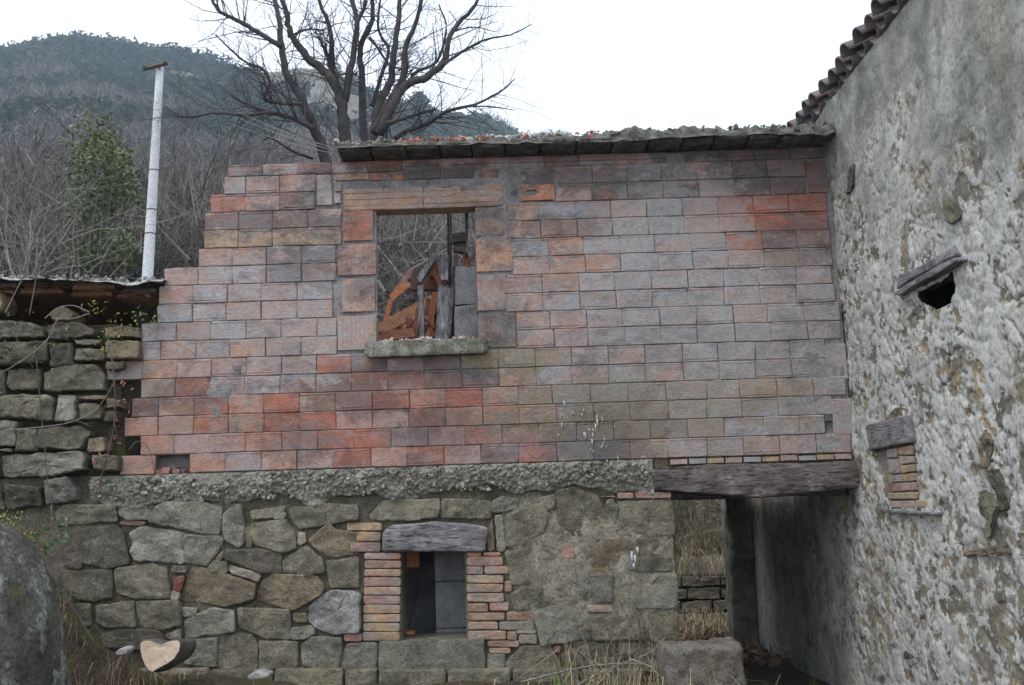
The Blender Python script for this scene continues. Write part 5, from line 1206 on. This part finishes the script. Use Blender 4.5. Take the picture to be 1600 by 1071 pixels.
stem("vine", [(10, 672), (60, 668), (110, 660), (150, 640), (178, 600)], .004, .003, MBARKP, 'level pale vine crossing the middle stone blocks', 'vine', 'dry vines on the left wall', -.17, 3)
stem("vine", [(200, 705), (215, 690), (232, 700), (240, 730), (242, 745)], .004, .002, MBARKM, 'small curled dead tendril before the red bricks', 'vine', 'dry vines on the left wall', -.06, 0)
stem("vine", [(730, 722), (729, 738), (735, 752)], .006, .004, MBARKP, 'short pale root hanging over the concrete band', 'root', None, -.09, 0)
stem("vine", [(80, 790), (84, 850), (100, 920), (130, 975), (150, 1010)], .006, .004, MBARKM, 'long dark stem hanging between boulder and stone wall', 'vine', 'dry vines on the left wall', -.6, 6)
stem("vine", [(372, 985), (385, 955), (400, 940), (418, 925)], .003, .002, MBARKM, 'thin dry tendril curling over the lower stones', 'vine', None, -.07, 1)

def leaves(name, cl, size, mat, label, cat, seed, n=60):
    r2 = np.random.default_rng(seed); mb = MB()
    for (x, y, rpx, Y) in cl:
        c = P(x, y, Y); rm = rpx / 190.
        for _ in range(n):
            q = c + r2.normal(size=3) * [rm * .5, .03, rm * .5]; R_ = np.linalg.qr(r2.normal(size=(3, 3)))[0]; s_ = size * r2.uniform(.5, 1.2)
            lf = np.array([[0, -.9, 0], [.45, -.3, .08], [.4, .35, .05], [0, 1, 0], [-.4, .35, .05], [-.45, -.3, .08], [0, 0, -.08]]) * s_
            mb.add(lf @ R_.T + q, T=[[6, k_, (k_ + 1) % 6] for k_ in range(6)], a=r2.random())
    return tag(mb.build(name, mat, None, False), label, cat)
leaves("ivy", [(150, 480, 20, -.1), (185, 500, 25, -.1), (215, 495, 20, -.1), (240, 500, 12, -.1), (175, 525, 18, -.12), (195, 560, 14, -.1), (160, 548, 10, -.12)], .016, MIVY, 'yellow-green ivy on the ledge below the shed roof gap', 'ivy', 3, 26)
leaves("ivy", [(60, 565, 22, -.13), (20, 500, 22, -.12), (15, 550, 14, -.14), (95, 520, 16, -.14), (20, 730, 18, -.13), (60, 540, 14, -.12)], .014, MIVY, 'sparse green ivy spread over the far left stone blocks', 'ivy', 4, 12)
leaves("dead_vine_leaves", [(195, 625, 14, -.14), (185, 650, 14, -.15), (180, 690, 10, -.15), (150, 720, 10, -.15), (148, 755, 12, -.15), (192, 600, 8, -.13)], .018, MDEADLEAF, 'curled reddish dead leaves clinging beside the brickwork edge', 'leaves', 5, 12)
leaves("green_plant", [(85, 822, 18, -.5), (75, 850, 12, -.5), (98, 835, 12, -.5)], .026, m_leaf("fresh_leaf", [(0, (.04, .09, .03)), (1, (.12, .2, .07))]), 'upright green plant behind the mossy boulder', 'plant', 6, 16)
leaves("green_plant", [(106, 928, 13, -.4)], .013, bpy.data.materials["fresh_leaf"], 'small bright green fern tuft low on the stone wall', 'plant', 7, 45)
leaves("green_plant", [(302, 1038, 6, -.35)], .012, bpy.data.materials["fresh_leaf"], 'tiny green seedling right of the cut log', 'plant', 8, 24)
leaves("moss_cushion", [(34, 830, 22, -1.9), (10, 815, 16, -1.9), (45, 850, 16, -1.9)], .010, MIVY, 'mossy growth on the upper side of the boulder', 'moss', 9, 120)["kind"] = "stuff"

# ------------------------------------------------------------------ boulder, log, trough, quartz slab
bc = P(-45, 1085, -2.2); n1, n2 = 120, 110
u = np.linspace(0, np.pi, n1)[:, None]; v = np.linspace(0, 2 * np.pi, n2)[None]
px_m = 6.5 / 1640
S = np.stack([np.sin(u) * np.cos(v), np.sin(u) * np.sin(v), np.cos(u) + 0 * v], -1).reshape(-1, 3); sg = np.sign(S) * np.abs(S) ** .82
Vb = sg * [112 * px_m, .45, 262 * px_m]; Vb[:, 0] += (.12 - .22 * (S[:, 2])) * .4
Vb *= (1 + .06 * fbm(S, 1.6, 4, 6) + .030 * fbm(S, 6, 5, 8))[:, None]
tag(mk("boulder", Vb + bc, grid(n1, n2), MBOULD), 'large dark boulder with pale lichen in the lower left foreground', 'boulder')
hp_ = [(710, 860), (722, 848), (740, 843), (765, 845), (790, 858), (820, 866), (845, 853), (870, 845), (905, 843), (915, 862), (908, 895), (885, 935), (850, 960), (815, 978), (770, 1005), (750, 995), (733, 968), (718, 930), (710, 895)]
lp = np.array([P(*q, -.75) for q in crop('A', hp_)]); lc = lp.mean(0)
log = tag(empty("cut_log", lc), 'short cut log with a heart-shaped pale end before the stone wall', 'log')
n = len(lp); ring = []
for k_, (dy, s_, dx) in enumerate([(0, 1.0, 0), (.01, 1.05, 0), (.08, 1.07, .015), (.16, 1.05, .03), (.24, .98, .045)]):
    ring.append(lc + (lp - lc) * s_ + np.array([dx, dy, -dx * .5]) + (rg.normal(size=(n, 3)) * .004 if k_ > 1 else 0))
V = np.concatenate(ring); Q = [[k_ * n + j, k_ * n + (j + 1) % n, (k_ + 1) * n + (j + 1) % n, (k_ + 1) * n + j] for k_ in range(4) for j in range(n)]
mk("bark", V, [np.array(Q), (np.arange(n) + 4 * n)[None]], MBARKM, log)
rings = [lc + (lp - lc) * s_ + [0, -.003 - .004 * math.sin(s_ * 9), 0] for s_ in (.98, .8, .55, .3, .1)]
V = np.concatenate(rings + [lc[None] + [0, -.006, 0]]); Q = [[k_ * n + j, k_ * n + (j + 1) % n, (k_ + 1) * n + (j + 1) % n, (k_ + 1) * n + j] for k_ in range(4) for j in range(n)]; T = [[4 * n + j, 4 * n + (j + 1) % n, 5 * n] for j in range(n)]
_t = NT("sawn_wood", .8); _m = _t.n.new("ShaderNodeMapping"); _m.inputs["Location"].default_value = tuple(-lc - np.array([.01, 0, -.02])); _t.l.new(_t.pos, _m.inputs[0])
_w = _t.n.new("ShaderNodeTexWave"); _w.wave_type = 'RINGS'; _w.rings_direction = 'Y'; _w.inputs["Scale"].default_value = 28; _w.inputs["Distortion"].default_value = 2.5; _w.inputs["Detail"].default_value = 4; _t.l.new(_m.outputs[0], _w.inputs[0])
_c = _t.mix(1.0, _t.ramp(_t.noise(14, 6, .7), [(.3, (.55, .40, .28)), (.7, (.76, .62, .47))]), _t.ramp(_w.outputs["Fac"], [(0, .8), (.5, 1.0)]), 'MULTIPLY')
_c = _t.mix(_t.ramp(_t.noise(5, 8, .8), [(.58, 0.0), (.64, .8)]), _c, (.28, .17, .10)); _t.bump(_t.noise(60, 5, .7), .5, .006); MCUT2 = _t.out(_c)
mk("sawn_face", V, [np.array(Q), np.array(T)], MCUT2, log)
tq0, tq1 = P(1043, 1071, -1.15), P(1163, 1008, -1.15)
tr_ = slab("stone_block", tq0[0], tq1[0], -1.15, -.72, .02, tq1[2], MS, None, .018, .025, 12, color=(.20, .175, .15)); tag(tr_, 'squared grey stone block on the ground in front of the passage', 'block')
V, F = stone_mesh([P(*q, -.6)[[0, 2]] for q in crop('A', [(1250, 1030), (1275, 1005), (1320, 995), (1375, 1015), (1355, 1030), (1270, 1040)])], .06, .12, 77, .001, -.6, 1.0); tag(mk("quartz_slab", V, F, MPEB), 'small flat pale quartz slab on the moss below the wall', 'stone')
V, F = stone_mesh([P(*q, -.8)[[0, 2]] for q in crop('A', [(590, 900), (620, 880), (655, 885), (650, 912), (600, 920)])], .04, .1, 78, .001, -.8, 1.0); tag(mk("flat_pebble", V, F, MPEB), 'small bluish flat pebble left of the cut log', 'stone')

# ------------------------------------------------------------------ haze over the valley
hz = NT("haze_air"); hz.n.remove(hz.b); hm = hz.m
vol = hz.n.new("ShaderNodeVolumePrincipled"); vol.inputs["Density"].default_value = .00055; vol.inputs["Color"].default_value = (.70, .86, 1.0, 1)
out = [x for x in hz.n if x.type == 'OUTPUT_MATERIAL'][0]; hz.l.new(vol.outputs[0], out.inputs["Volume"])
ztop = float(hp[:, 2].max()) + 12
hb = mk("haze", boxV(-560, 560, -60, 600, -3, ztop), BOXF, hm, kind="stuff", smooth=False, center=False)
